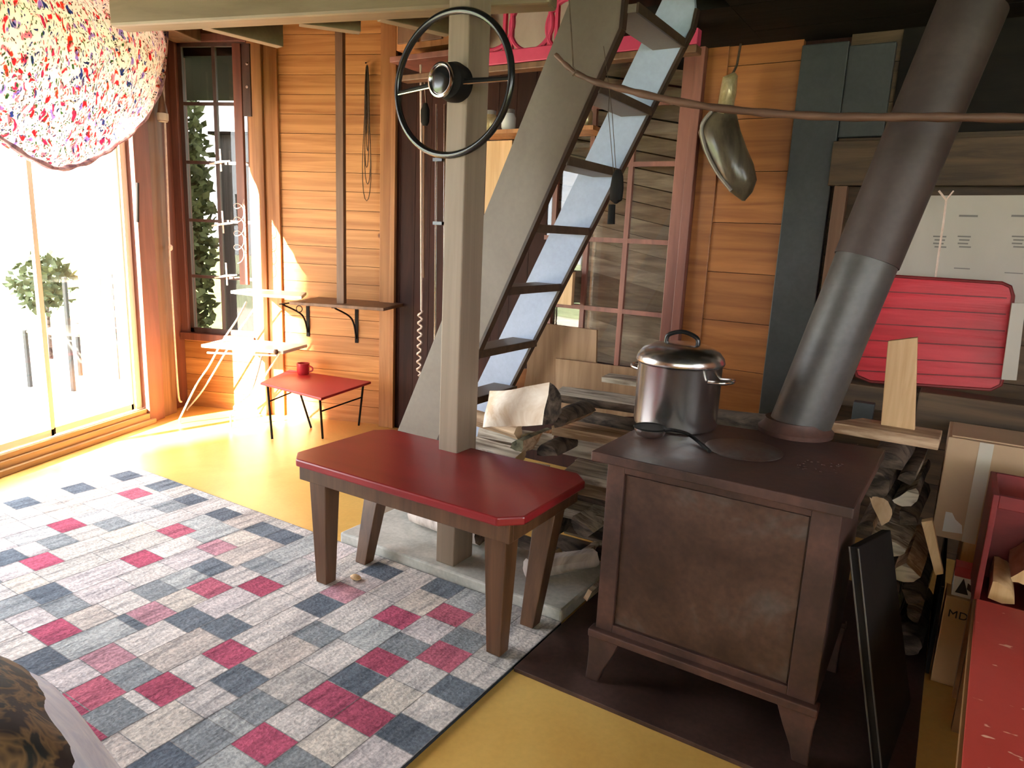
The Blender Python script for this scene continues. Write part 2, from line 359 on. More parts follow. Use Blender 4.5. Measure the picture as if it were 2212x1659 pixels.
# window wall, straight boards; the opening of the window at its left end
wl, wr = XL, aY(550, 500, YB).x
zb, zt = aY(480, 722, YB).z, aY(470, 92, YB).z
xr = aY(850, 500, YB).x
def boards_x(b, x0, x1, z0, z1, y0, y1, h=.118):
    z = 0.
    while z < z1:
        a, c = max(z, z0), min(z + h - .003, z1)
        if c > a: b.box((x0, y0, a), (x1, y1, c))
        z += h
b = MB(); boards_x(b, wr + .12, xr, 0, ZC, YB, YB + .03); boards_x(b, wl, wr + .12, 0, zb - .05, YB, YB + .03); boards_x(b, wl, wr + .12, zt + .05, ZC, YB, YB + .03)
struct(b.build('wall_back', 'pine', frame='H'))
struct(MB().box((wl, YB + .03, -.1), (xr, YB + .10, zb - .05)).box((wl, YB + .03, zt + .05), (xr, YB + .10, ZC)).box((wr, YB + .03, zb - .05), (xr, YB + .10, zt + .05)).build('wall_back', 'black_wood', frame='H'))
struct(MB().box((wr, YB - .035, 0), (wr + .10, YB + .03, ZC)).box((wr + .103, YB - .02, 0), (wr + .20, YB, ZC)).build('trim_4', 'pine_vertical', frame='H', bevel=.003))
struct(MB().box((xr - .075, YB - .05, 0), (xr, YB, ZC)).box((xr, YB - .06, 0), (xr + .03, YB + .12, ZC)).build('trim_5', 'pine_vertical', frame='H', bevel=.003))
win = struct(MB().box((wl, YB - .03, zb - .05), (wl + .055, YB + .05, zt + .05)).box((wr - .012, YB - .03, zb - .05), (wr, YB + .05, zt + .05))
             .box((wl, YB - .05, zb - .05), (wr, YB + .05, zb)).box((wl, YB - .03, zt), (wr, YB + .05, zt + .05)).build('window_1', 'brown_frame', frame='H', bevel=.003))
b = MB()
sx0 = wl + .055
b.box((sx0, YB - .005, zb), (sx0 + .03, YB + .02, zt)).box((sx0, YB - .005, zb), (wr - .012, YB + .02, zb + .035)).box((sx0, YB - .005, zt - .025), (wr - .012, YB + .02, zt))
b.build('window_sash', 'dark_frame', win, bevel=.002)
xm = aY(472, 400, YB).x
b = MB().box((xm - .012, YB - .004, zb), (xm + .012, YB + .018, zt))
for y in (224, 351, 476, 597):
    z = aY(430, y, YB).z; b.box((sx0, YB - .003, z - .010), (wr - .012, YB + .017, z + .010))
b.build('muntin', 'dark_frame', win)
MB().box((sx0, YB + .006, zb), (wr - .012, YB + .009, zt)).build('pane', 'dull_glass', win)

# far wall (turned), from the corner by the window wall to the right
def rs(x, y, s=SB): return aS(x, y, s)
r0, r1 = -3.18, rs(1180, 500).x
b = MB(); r = r0
while r < r1:
    b.box((r, SB, 0), (min(r + .117, r1), SB + .04, ZC)); r += .12
struct(b.build('wall_end', 'dark_red_board'))
w2l, w2r, w2b, w2t = r1, rs(1452, 500).x, rs(1400, 800).z, rs(1400, 120).z
pr, gr = rs(1702, 400).x, rs(1800, 400).x
def boards_r(b, x0, x1, z0, z1, y0, y1, h=.12, gap=.003):
    z = 0.
    while z < z1:
        a, c = max(z, z0), min(z + h - gap, z1)
        if c > a: b.box((x0, y0, a), (x1, y1, c))
        z += h
b = MB(); boards_r(b, rs(1540, 500).x, pr, 0, 2.25, SB - .02, SB + .02, .235)
struct(b.build('wall_end', 'pine_amber'))
struct(MB().box((rs(1497, 500).x, SB - .03, 0), (rs(1540, 500).x, SB + .02, 2.25)).build('trim_6', 'pine_amber', bevel=.004))
struct(MB().box((w2r, SB - .05, 0), (rs(1478, 500).x, SB + .02, 2.35)).box((rs(1478, 500).x, SB - .07, 0), (rs(1497, 500).x, SB - .0, 2.35)).build('trim_7', 'red_frame', bevel=.004))
struct(MB().box((w2l, SB, 0), (w2r, SB + .04, w2b)).box((w2l, SB, w2t), (w2r, SB + .04, ZC)).box((w2r, SB + .02, 0), (1.6, SB + .06, ZC)).build('wall_end', 'dark_red_board'))
b = MB(); boards_r(b, gr, 1.6, 0, 2.2, SB - .02, SB + .02, .16)
struct(b.build('wall_end', 'old_beam'))
# window in the far wall
w2 = struct(MB().box((w2l, SB - .03, w2b - .05), (w2r, SB + .02, w2b)).box((w2l, SB - .03, w2t), (w2r, SB + .02, w2t + .05)).build('window_2', 'red_frame', bevel=.003))
b = MB()
for x in (1196, 1268, 1352):
    rr = rs(x, 550).x; b.box((rr - .013, SB - .022, w2b), (rr + .013, SB, w2t))
for y in (228, 356, 520, 672):
    z = rs(1345, y).z; b.box((w2l, SB - .021, z - .012), (w2r, SB - .001, z + .012))
b.build('muntin', 'red_frame', w2)
MB().box((w2l, SB + .004, w2b), (w2r, SB + .007, w2t)).build('pane', 'clear_glass', w2)
b = MB(); random.seed(3)  # slanted laths stand in for log reflections in these panes
z = w2b - .1
while z < w2t + .05:
    b.add([(w2l - .05, SB + .10, z), (w2r + .05, SB + .10, z - .16), (w2r + .05, SB + .08, z - .19), (w2l - .05, SB + .08, z - .03), (w2l - .05, SB + .12, z + .05), (w2r + .05, SB + .12, z - .11)], [(0, 1, 2, 3), (4, 5, 1, 0)]); z += .085
tag(b.build('reflection_laths', 'lath'), 'added laths imitating log reflections behind the glass of the red-framed window', 'laths', kind='stuff')
struct(MB().box((w2l - .1, SB + .14, w2b - .2), (w2r + .1, SB + .16, w2t + .2)).build('wall_rear', 'black_wood'))

# grey painted board with its upper panel
b = MB().box((pr + .005, SB - .07, 0), (gr, SB - .02, rs(1750, 105).z)); struct(b.build('trim_8', 'grey_board', bevel=.004))
b = MB().box((gr, SB - .06, rs(1850, 300).z), (rs(1925, 200).x, SB - .02, rs(1850, 105).z)); struct(b.build('trim_9', 'grey_board', bevel=.004))
b = MB().box((rs(1935, 200).x, SB - .03, rs(1990, 290).z), (1.6, SB - .02, 2.2)); struct(b.build('trim_11', 'black_wood'))
# walls behind the photographer
WX0, WX1 = -.9, 2.1
b = MB(); b.box((XL - .12, -1.95, 0), (2.5, -1.9, .95)).box((XL - .12, -1.95, 2.15), (2.5, -1.9, ZC)).box((XL - .12, -1.95, .95), (WX0, -1.9, 2.15)).box((WX1, -1.95, .95), (2.5, -1.9, 2.15))
struct(b.build('wall_front', 'pine', frame='H'))
w3 = struct(MB().box((WX0, -1.95, .95), (WX0 + .06, -1.88, 2.15)).box((WX1 - .06, -1.95, .95), (WX1, -1.88, 2.15)).build('window_added_rear', 'brown_frame', frame='H'))  # window added in the unseen wall to light the stove and table
MB().box((WX0 + .06, -1.93, .95), (WX1 - .06, -1.925, 2.15)).build('pane', 'clear_glass', w3)
struct(MB().box((-3.4, -5.6, 2.30), (2.6, -1.96, 2.36)).build('roof', 'pale_board', frame='H'))  # porch roof added out of view to keep sun from the rear window
struct(MB().box((2.5, -1.95, 0), (2.55, 4.75, .9)).box((2.5, -1.95, 2.2), (2.55, 4.75, ZC)).box((2.5, .5, .9), (2.55, 4.75, 2.2)).box((2.5, -1.95, .9), (2.55, -1.2, 2.2)).build('wall_right', 'pine_amber', frame='H'))
w4 = struct(MB().box((2.47, -1.2, .9), (2.55, -1.14, 2.2)).box((2.47, .44, .9), (2.55, .5, 2.2)).build('window_added_right', 'brown_frame', frame='H'))  # window added in the unseen right wall to brighten boxes and crate
MB().box((2.52, -1.14, .9), (2.525, .44, 2.2)).build('pane', 'clear_glass', w4)
# roof overhang outside
struct(MB().box((-5.4, 4.48, 2.38), (2.5, 6.05, 2.45)).build('roof', 'black_wood', frame='H'))

# beam, short joists, post, slab
A_, B2_ = fl(236, 57, 2.06), fl(1188, 6, 2.06); n_ = V(-(B2_ - A_).y, (B2_ - A_).x, 0).normalized() * .05
struct(MB().bar(A_ + n_ + V(0, 0, .14), B2_ + n_ + V(0, 0, .14), .10, .28).build('beam', 'khaki_paint', frame='H', bevel=.012))
def stub(xa, ya, xb, yb, h):
    a = Rf(xa, ya, 2.06); bb = Rf(xb, yb, 2.06); d = (bb - a)
    a = a + d * .12
    q = MB().bar((a.x, a.y, 2.06 + h / 2), (bb.x, bb.y, 2.06 + h / 2), .05, h)
    return struct(q.build('joist', 'khaki_paint', bevel=.003))
stub(418, 56, 606, 103, .16); stub(628, 52, 778, 72, .13); stub(799, 39, 968, 78, .20)
struct(MB().box((aY(232, 20, 2.9).x - 1.0, 2.95, 2.36), (xr, 3.05, 2.55)).build('beam', 'oak_post', frame='H', bevel=.004))
pz = .05
pA, pB_ = Rf(938, 1214, pz), Rf(1005, 1200, pz)
post = struct(MB().box((pA.x, pA.y + .01, pz), (pA.x + .085, pA.y + .135, 2.36)).build('post', 'khaki_post', bevel=.004))
b = MB().box((-2.05, 1.985, 0), (-.99, 2.42, .05)); struct(b.build('trim_10', 'concrete', bevel=.008))

# ================================================================== FLOOR THINGS
# hearth plate
t = MB().box((-.978, 1.66, .0), (.085, 2.95, .014)).build('hearth_plate', 'hearth_metal', bevel=.002)
tag(t, 'brown steel hearth plate lying on the yellow floor under the stove', 'hearth plate')
# rug: strips of tiles
random.seed(11)
pitch, tl = .1325, .105
rx0, rx1, rs1, rs0 = -3.53, -.985, 1.977, .15
nst = int(round((rx1 - rx0) / pitch)); pitch = (rx1 - rx0) / nst
PINK = [(280,1062),(143,1134),(370,1142),(93,1214),(303,1205),(437,1262),(577,1272),(117,1363),(512,1420),(195,1485),(372,1498),(555,1595),(690,1500),(862,1445),(985,1433),(845,1328),(990,1335),(820,1565)]
PALE = [(452,1175),(350,1337),(213,1408),(740,1280)]
DARK = [(45,1085),(163,1052),(265,1025),(336,1045),(398,1074),(470,1106),(546,1135),(636,1168),(110,1285),(480,1235),(684,1307),(500,1360),(310,1335),(935,1263),(890,1590),(1000,1500),(800,1225),(520,1470),(90,1430),(395,1330),(740,1452),(30,1215)]
GREY = [(240,1130),(125,1170),(325,1270),(590,1230),(430,1590),(700,1375),(300,1465),(850,1385),(640,1660),(240,1540),(160,1320),(560,1530),(1040,1395),(380,1100)]
cells = {}
for lst, nm in ((GREY, 'g'), (DARK, 'd'), (PALE, 'q'), (PINK, 'p')):
    for x, y in lst:
        p = Rf(x, y, .012); k = int((p.x - rx0) / pitch)
        if 0 <= k < nst: cells.setdefault(k, []).append((rs1 - p.y, nm))
COL = {'p': [(.48, .10, .17), (.52, .14, .20), (.44, .09, .15)], 'q': [(.56, .29, .34), (.52, .25, .31)], 'd': [(.15, .175, .215), (.175, .20, .235), (.135, .155, .19)],
       'g': [(.27, .29, .31), (.31, .33, .35)], 'l': [(.61, .56, .54), (.66, .59, .53), (.53, .52, .52), (.58, .51, .47), (.64, .57, .57), (.47, .48, .48), (.68, .62, .59), (.55, .51, .48)]}
me = bpy.data.meshes.new('rug'); vs_, fs, cols = [], [], []
def quad(x0, x1, y0, y1, z, c):
    k = len(vs_); vs_.extend([(x0, y0, z), (x1, y0, z), (x1, y1, z), (x0, y1, z)]); fs.append((k, k + 1, k + 2, k + 3)); cols.append(c)
depth = rs1 - rs0
for k in range(nst):
    marks = sorted(cells.get(k, [])); d = 0.; segs = []
    for c, nm in marks:
        a, e = c - tl / 2, c + tl / 2
        a = max(a, d)
        if a > d + .03:
            n = max(1, round((a - d) / random.uniform(.12, .24))); st = (a - d) / n
            for j in range(n): segs.append((d + j * st, d + (j + 1) * st, 'l'))
        else: a = d
        segs.append((a, e, nm)); d = e
    while d < depth:
        # nothing of these tiles was noted one by one: the weave simply goes on
        st = random.choice((tl, tl, tl * 1.5, tl * 2)); nm = 'l'
        if marks is not None and d > .9:
            u = random.random(); nm = 'p' if u < .07 else 'd' if u < .16 else 'g' if u < .26 else 'l'
        segs.append((d, min(d + st, depth), nm)); d += st
    for a, e, nm in segs:
        e = min(e, depth)
        if e - a < .003: continue
        c = random.choice(COL[nm]); quad(rx0 + k * pitch, rx0 + (k + 1) * pitch, rs1 - e, rs1 - a, .012, (*c, 1))
        quad(rx0 + k * pitch, rx0 + (k + 1) * pitch, rs1 - a - .0015, rs1 - a + .0015, .0123, (.30, .29, .29, 1))
    quad(rx0 + (k + 1) * pitch - .0022, rx0 + (k + 1) * pitch, rs0, rs1, .0126, (.24, .22, .22, 1))
for a, bb in (((rx0, rs0), (rx1, rs0)), ((rx1, rs0), (rx1, rs1)), ((rx1, rs1), (rx0, rs1)), ((rx0, rs1), (rx0, rs0))):
    k = len(vs_); vs_.extend([(a[0], a[1], 0), (bb[0], bb[1], 0), (bb[0], bb[1], .012), (a[0], a[1], .012)]); fs.append((k, k + 1, k + 2, k + 3)); cols.append((.03, .035, .045, 1))
me.from_pydata(vs_, [], fs); at = me.color_attributes.new('tile', 'FLOAT_COLOR', 'CORNER')
i = 0
for p in me.polygons:
    for _ in p.loop_indices: at.data[i].color = cols[p.index]; i += 1
me.materials.append(MATS['rug_weave']); rug = bpy.data.objects.new('rug', me); C.objects.link(rug); rug.rotation_euler = (0, 0, TH)
tag(rug, 'large woven rug of pale grey strips with pink and slate tiles on the yellow floor', 'rug')
BASE[rug.name] = (V(0, 0, 0), 'R')
p = Rf(768, 1250, .014); tag(MB().lathe((p.x, p.y, .012), [(.004, 0), (.016, .004), (.017, .010), (.009, .016), (.002, .018)], 9, sx=1.4).build('wood_chip', 'new_pine'), 'small pale wood chip lying on the rug under the red bench', 'wood chip')

# ------------------------------------------------------------------ bench
t = thing('bench', (-1.45, 1.85, .012), 'low wooden bench with brown tapered legs and a glossy dark red top with clipped corners', 'bench')
zt_, x0, x1, y0, y1, c = .505, -1.93, -.968, 1.605, 2.115, .058
poly = [(x0 + c, y0), (x1 - c, y0), (x1, y0 + c), (x1, y1 - c), (x1 - c, y1), (x0 + c, y1), (x0, y1 - c), (x0, y0 + c)]
MB().prism([(a, d, zt_ - .028) for a, d in poly], (0, 0, .028)).build('bench_top', 'bench_red', t, bevel=.006)
ax0, ax1, ay0, ay1 = x0 + .035, x1 - .035, y0 + .035, y1 - .035
b = MB().box((ax0, ay0, .415), (ax1, ay0 + .022, .477)).box((ax0, ay1 - .022, .415), (ax1, ay1, .477)).box((ax0, ay0 + .022, .415), (ax0 + .022, ay1 - .022, .477)).box((ax1 - .022, ay0 + .022, .415), (ax1, ay1 - .022, .477))
b.build('apron', 'bench_wood', t, bevel=.003)
for cx_, cy_, dx, dy in ((ax0 + .022, ay0 + .022, 1, 1), (ax1 - .022, ay0 + .022, -1, 1), (ax0 + .022, ay1 - .022, 1, -1), (ax1 - .022, ay1 - .022, -1, -1)):
    z0 = .014
    if cy_ > 1.98 : z0 = .014
    sxp = .045 * dx; syp = .015 * dy
    W0, W1, D0, D1 = .085, .052, .075, .05
    top = [(cx_, cy_), (cx_ + W0 * dx, cy_), (cx_ + W0 * dx, cy_ + D0 * dy), (cx_, cy_ + D0 * dy)]
    bx, by = cx_ + sxp * .35, cy_ + syp
    if dy < 0: by = cy_ - .13
    bot = [(bx, by), (bx + W1 * dx, by), (bx + W1 * dx, by + D1 * dy), (bx, by + D1 * dy)]
    MB().add([(a, d, z0) for a, d in bot] + [(a, d, .470) for a, d in top], [(0, 1, 2, 3), (4, 5, 6, 7), (0, 1, 5, 4), (1, 2, 6, 5), (2, 3, 7, 6), (3, 0, 4, 7)]).build('leg', 'bench_wood', t, bevel=.003)

# ------------------------------------------------------------------ stove
t = thing('wood_stove', (-.45, 2.0, .014), 'rust-brown cast iron wood stove with a panelled side standing on the hearth plate', 'stove')
sx0, sx1, sy0, sy1 = -.765, -.155, 1.765, 2.26
zlo, zhi = .165, .70
MB().prism([(-.795, 1.712, .70), (-.128, 1.706, .70), (-.115, 2.31, .70), (-.79, 2.24, .70)], (0, 0, .028)).build('stove_top', 'iron_brown', t, bevel=.004)
b = MB()
b.box((sx0, sy0 + .012, zlo), (sx1, sy1, zhi))
f0, f1, g0, g1 = sx0 + .052, sx1 - .068, zlo + .035, zhi - .035
b.box((sx0, sy0, zlo), (f0, sy0 + .012, zhi)).box((f1, sy0, zlo), (sx1, sy0 + .012, zhi)).box((f0, sy0, zlo), (f1, sy0 + .012, g0)).box((f0, sy0, g1), (f1, sy0 + .012, zhi))
b.build('stove_body', 'iron_brown', t, bevel=.002)
MB().box((f0 + .004, sy0 + .007, g0 + .004), (f1 - .004, sy0 + .0125, g1 - .004)).build('side_panel', 'iron_panel', t, bevel=.002)
MB().box((sx0 - .015, sy0 - .022, zlo - .012), (sx1 + .012, sy0 + .02, zlo + .012)).build('bottom_rail', 'iron_brown', t, bevel=.004)
MB().box((sx0 - .015, sy1 - .02, zlo - .012), (sx1 + .012, sy1 + .01, zlo + .012)).build('bottom_rail', 'iron_brown', t, bevel=.004)
for lx, ly, dx in ((sx0 - .005, sy0 - .015, -1), (sx1 + .0, sy0 - .015, 1), (sx0 - .005, sy1 - .03, -1), (sx1, sy1 - .03, 1)):
    b = MB()
    def ring_(cx__, cy__, z, w, d): return [(cx__ - w, cy__ - d, z), (cx__ + w, cy__ - d, z), (cx__ + w, cy__ + d, z), (cx__ - w, cy__ + d, z)]
    q = [ring_(lx - .040 * dx, ly + .018, zlo, .052, .014), ring_(lx - .030 * dx, ly + .014, .10, .036, .014), ring_(lx - .018 * dx, ly + .010, .05, .024, .014), ring_(lx - .012 * dx, ly + .010, .014, .020, .016)]
    vv = [p for rg in q for p in rg]; ff = []
    for i in range(3):
        for j in range(4): ff.append((i * 4 + j, i * 4 + (j + 1) % 4, i * 4 + 4 + (j + 1) % 4, i * 4 + 4 + j))
    b.add(vv, ff + [(0, 1, 2, 3), (12, 13, 14, 15)]); b.build('leg', 'iron_brown', t, bevel=.003)
pc = (-.455, 2.01)
MB().lathe((pc[0], pc[1], .728), [(.105, 0), (.108, .004), (.100, .006), (.001, .006)], 40).build('cooking_plate', 'iron_panel', t, smooth=True)
b = MB()
for i in range(26):
    a = random.uniform(-.30, -.2) ; d = random.uniform(1.93, 2.06); b.lathe((a, d, .728), [(.001, .0), (random.uniform(.002, .006), .001), (.001, .003)], 6)
tag(b.build('ash_crumb', 'hearth_metal', t), kind='stuff')

# flue pipe in two lengths
t = thing('stove_pipe', (-.39, 2.40, .74), 'slanting round stove pipe, grey below and rust brown above, rising from the wood stove', 'stove pipe')
pb, pm, pt = aS(1722, 925, 2.32), aS(1873, 560, 2.40), aS(2078, 66, 2.52)
e1 = aS(1738, 885, 2.33)
MB().lathe((pb.x - .005, pb.y, .729), [(.112, 0), (.114, .014), (.098, .03), (.094, .045)], 36).build('flue_collar', 'iron_brown', t, smooth=True)
pb.z = .732
MB().tube([pb, pm + (pm - pb) * .02], .090, 36).build('lower_pipe', 'pipe_grey', t, smooth=True)
MB().tube([pm - (pm - pb) * .01, pt + (pt - pm) * .1], .094, 36).build('upper_pipe', 'pipe_brown', t, smooth=True)

# pot
t = thing('stock_pot', (-.735, 2.13, .728), 'tall stainless steel pot with a domed lid standing on the stove', 'pot')
pcx, pcy = -.712, 2.150
prof = [(.118, 0), (.128, .006), (.131, .02), (.131, .200), (.134, .204)]
MB().lathe((pcx, pcy, .728), prof, 56).build('pot_body', 'steel', t, smooth=True)
zl = .728 + .206
lid = MB().lathe((pcx, pcy, zl), [(.136, 0), (.138, .006), (.134, .020), (.120, .038), (.085, .055), (.04, .063), (.001, .065)], 56).build('lid', 'steel', t, smooth=True)
MB().tube(smooth_path([(pcx - .052, pcy, zl + .058), (pcx - .045, pcy, zl + .082), (pcx, pcy, zl + .096), (pcx + .045, pcy, zl + .082), (pcx + .052, pcy, zl + .058)]), .007, 10).build('lid_handle', 'black_plastic', lid, smooth=True)
for sgn in (-1, 1):
    a = math.radians(-12)
    def hp(u, w, z): return (pcx + sgn * (u * math.cos(a)) + w * math.sin(a) * sgn, pcy + sgn * u * math.sin(a) - w * math.cos(a) , z)
    MB().tube(smooth_path([hp(.126, -.04, zl - .040), hp(.165, -.036, zl - .036), hp(.178, 0, zl - .036), hp(.165, .036, zl - .036), hp(.126, .04, zl - .040)]), .0065, 10).build('side_handle', 'steel', t, smooth=True)

# ladle on the stove
t = thing('ladle', (-.70, 1.93, .728), 'steel ladle with a long black handle lying on the stove in front of the pot', 'ladle')
lc = aS(1405, 922, 1.955)
MB().lathe((lc.x, lc.y, .729), [(.022, 0), (.040, .008), (.047, .022), (.048, .030), (.044, .028), (.034, .012), (.001, .006)], 28).build('bowl', 'steel', t, smooth=True)
MB().lathe((lc.x, lc.y, .757), [(.048, 0), (.051, .002), (.048, .005), (.045, .002)], 28).build('rim', 'black_metal', t, smooth=True)
p1, p2, p3 = aS(1450, 897, 1.95), Rf(1490, 940, .745), Rf(1533, 975, .734)
MB().tube(smooth_path([(lc.x + .045, lc.y, .758), (lc.x + .075, lc.y - .01, .766), p2, p3]), .0055, 8).build('handle', 'black_metal', t, smooth=True)

# black screen leaning on the stove's right side
a0, a1 = V(-.002, 1.80, .016), V(-.125, 1.77, .60)
t = MB()
fa, fb, ba, bb = V(-.002, 1.80, .016), V(-.135, 1.80, .60), V(.035, 2.20, .016), V(-.085, 2.14, .54)
t.prism([fa, fb, bb, ba], (.022, 0, .004)); o = t.build('fire_screen', 'black_metal', bevel=.002)
tag(o, 'black sheet metal fire screen leaning against the right side of the stove', 'fire screen')
for k_ in (.001, .021): MB().tube([fa + V(k_, -.002, .0), fb + V(k_, -.002, 0)], .0022, 8).build('edge_strip', 'pipe_grey', o)

# ================================================================== LADDER STAIR
SN, SF = 2.34, 2.84
t = thing('ladder_stair', (-2.1, 2.55, 0), 'steep ladder stair with two wide painted side boards and dark treads behind the post', 'ladder')
def line(p, q, z): return p.x + (q.x - p.x) * (z - p.z) / (q.z - p.z)
La, Lb = aS(1220, 28, SN), aS(870, 902, SN)
Ra, Rb = aS(1338, 62, SN), aS(1020, 780, SN)
ztop = aS(1338, 62, SN).z
for s0, mt, lab in ((SN, 'stair_beige_shaded', 'near side board, stair paint toned as shaded'), (SF, 'stair_blue_skylit', 'far side board, same paint toned as skylit')):
    if s0 == SN: prof = [(line(La, Lb, 0), 0), (line(Ra, Rb, 0), 0), (Ra.x, ztop), (Ra.x + .01, ztop + .30), (line(La, Lb, ztop + .30), ztop + .30)]
    else:
        fa_, fb_ = aS(1492, 62, SF), aS(1096, 845, SF)
        w = .185
        prof = [(line(fa_, fb_, 0) - w, 0), (line(fa_, fb_, 0), 0), (fa_.x, fa_.z), (fa_.x + .01, fa_.z + .07), (fa_.x - .015, fa_.z + .22), (line(fa_, fb_, fa_.z + .22) - w, fa_.z + .22)]
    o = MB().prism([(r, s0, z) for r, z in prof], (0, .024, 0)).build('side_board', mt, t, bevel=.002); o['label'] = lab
    q = [V(prof[1][0], s0 - .004, 0), V(prof[2][0], s0 - .004, prof[2][1]), V(prof[3][0], s0 - .004, prof[3][1])]
    e = MB()
    for i in range(2): e.bar(q[i] + V(.006, .016, 0), q[i + 1] + V(.006, .016, 0), .012, .034, up=(0, 1, 0))
    e.build('edge_band', 'stair_edge', o)
for (xa, ya), (xb, yb) in (((1354, 30), (1483, 84)), ((1273, 196), (1412, 238)), ((1217, 358), (1337, 366)), ((1136, 497), (1274, 496)), ((1080, 629), (1204, 620)), ((1033, 770), (1145, 736)), ((1010, 870), (1083, 846))):
    a = aS(xa, ya, SN + .024); c = aS(xb, yb, SF); z = (a.z + c.z) / 2
    rr = (a.x + c.x) / 2 + .0
    b = MB().box((rr - .115, SN + .024, z - .014), (rr + .012, SF, z + .014))
    o = b.build('tread', 'stair_beige_shaded', t, bevel=.002)
    MB().box((rr + .012, SN + .024, z - .016), (rr + .020, SF, z + .016)).build('nosing', 'tread', o)

# ================================================================== STEERING WHEEL ON THE POST
wc = aS(984, 182, 2.02)
t = thing('steering_wheel', (wc.x, 2.06, wc.z), 'old black car steering wheel mounted high on the beige post', 'steering wheel')
SWs = 2.02
def wp(x, y, s=SWs): return aS(x, y, s)
cen = (wp(853, 180) + wp(1108, 180)) / 2; R_ = .262
ringp = [V(cen.x + R_ * math.cos(a), SWs - .03 * math.cos(a), wc.z + .228 * math.sin(a)) for a in [2 * PI * i / 72 for i in range(72)]]
MB().tube(ringp, .0120, 12, closed=True).build('rim', 'black_plastic', t, smooth=True)
MB().tube([p + V(0, .009, -.004) for p in ringp[28:62]], .0035, 6).build('rim_wire', 'chrome', t, smooth=True)
MB().lathe((wc.x + .012, pA.y + .012, wc.z), [(.060, .0), (.064, .03), (.056, .06), (.046, .066)], 36, axis=(0, -1, 0)).build('hub', 'black_metal', t, smooth=True)
MB().lathe((wc.x - .003, pA.y - .052, wc.z), [(.052, 0), (.056, .006), (.055, .016), (.049, .018), (.046, .012)], 36, axis=(-.12, -1, 0)).build('horn_ring', 'chrome', t, smooth=True)
MB().lathe((wc.x - .006, pA.y - .062, wc.z), [(.046, 0), (.040, .004), (.018, .007), (.001, .007)], 36, axis=(-.12, -1, 0)).build('horn_button', 'black_plastic', t, smooth=True)
for sg in (-1, 1):
    MB().tube([V(wc.x + sg * .035, pA.y - .03, wc.z - .003), V(cen.x + sg * (R_ - .004), SWs - .03 * sg, wc.z - .004)], [.011, .006], 8).build('spoke', 'black_metal', t, smooth=True)
    MB().tube([V(wc.x + sg * .035, pA.y - .04, wc.z - .013), V(cen.x + sg * (R_ - .006), SWs - .03 * sg - .006, wc.z - .012)], .0028, 6).build('spoke_wire', 'chrome', t, smooth=True)

# ================================================================== STICK ON A CORD ACROSS THE ROOM
SS = 1.95
pts = [aS(x, y, SS) for x, y in ((1200, 118), (1222, 140), (1245, 158), (1290, 178), (1345, 192), (1400, 206), (1500, 226), (1600, 239), (1700, 247), (1800, 252), (1900, 253), (2000, 253), (2120, 254), (2300, 257))]
t = thing('bent_stick', pts[4], 'long bent brown stick hung on a cord before the ladder and stove pipe', 'stick')
n = len(smooth_path(pts, 4))
MB().tube(smooth_path(pts, 4), [.0065 + .0035 * min(1, i / 20) + .0012 * math.sin(i * 1.7) for i in range(n)], 10).build('branch', 'stick', t, smooth=True)
c0 = aS(1240, 156, SS); cu = aS(1230, 10, SS)
t = MB().tube([c0 + V(0, -.008, -.012), c0 + V(.012, -.008, 0), c0 + V(0, -.008, .014), (c0 + cu) / 2, cu, cu + (cu - c0) * 2.2], .0022, 6).build('cord', 'rope_dark')
tag(t, 'thin dark cord holding up the left end of the bent stick', 'cord')

# ------------------------------------------------------------------ things hung on the ladder
q = aS(1327, 376, 2.22)
t = thing('door_pulley', q, 'small dark pulley block hanging on two threads beside the ladder stair', 'pulley')
pc_ = [aS(1330, y, 2.22) for y in (372, 440, 486)]
MB().lathe(pc_[1], [(.004, 0), (.022, .012), (.024, .05), (.019, .09), (.010, .108), (.003, .11)], 16, sx=1.0, sy=.6).build('block', 'black_metal', t, smooth=True)
MB().tube([aS(1322, 442, 2.22), aS(1320, 484, 2.22)], [.012, .013], 10).build('weight', 'black_metal', t, smooth=True)
MB().tube([aS(1331, 374, 2.22), aS(1322, 240, 2.26), aS(1304, 100, 2.3)], .0012, 5).tube([aS(1326, 380, 2.22), aS(1314, 240, 2.26), aS(1318, 180, 2.3)], .0012, 5).build('thread', 'rope_dark', t)

# ------------------------------------------------------------------ smoky bundle on the pine wall
sB = 3.33
ctr = [(1592, 140), (1580, 178), (1573, 218), (1560, 245), (1556, 285), (1566, 320), (1580, 355), (1592, 388), (1600, 415), (1606, 434)]
wd = [4, 14, 17, 30, 45, 47, 46, 40, 24, 3]
t = thing('hanging_gourd', aS(1590, 420, sB), 'smoky brown long gourd hung by its brassy neck on the amber pine wall', 'gourd')
vs2, fs2 = [], []; nseg = 28
k_ = 3
for i in range(k_, len(ctr)):
    p = aS(*ctr[i], sB); pxm = (aS(ctr[i][0] + 1, ctr[i][1], sB) - p).length
    for j in range(nseg):
        a = 2 * PI * j / nseg; w = wd[i] * pxm * (1 + .05 * math.sin(3 * a + i))
        vs2.append(p + V(w * math.cos(a), w * .75 * math.sin(a), 0))
for i in range(len(ctr) - k_ - 1):
    for j in range(nseg): fs2.append((i * nseg + j, i * nseg + (j + 1) % nseg, (i + 1) * nseg + (j + 1) % nseg, (i + 1) * nseg + j))
fs2 += [tuple(range(nseg)), tuple(reversed(range((len(ctr) - k_ - 1) * nseg, (len(ctr) - k_) * nseg)))]
MB().add(vs2, fs2).build('body', 'smoky', t, smooth=True)
MB().tube(smooth_path([aS(x, y, sB - .05) for x, y in ((1538, 240), (1516, 272), (1524, 320), (1548, 370), (1580, 412))]), .009, 8).build('rib', 'smoky_light', t, smooth=True)
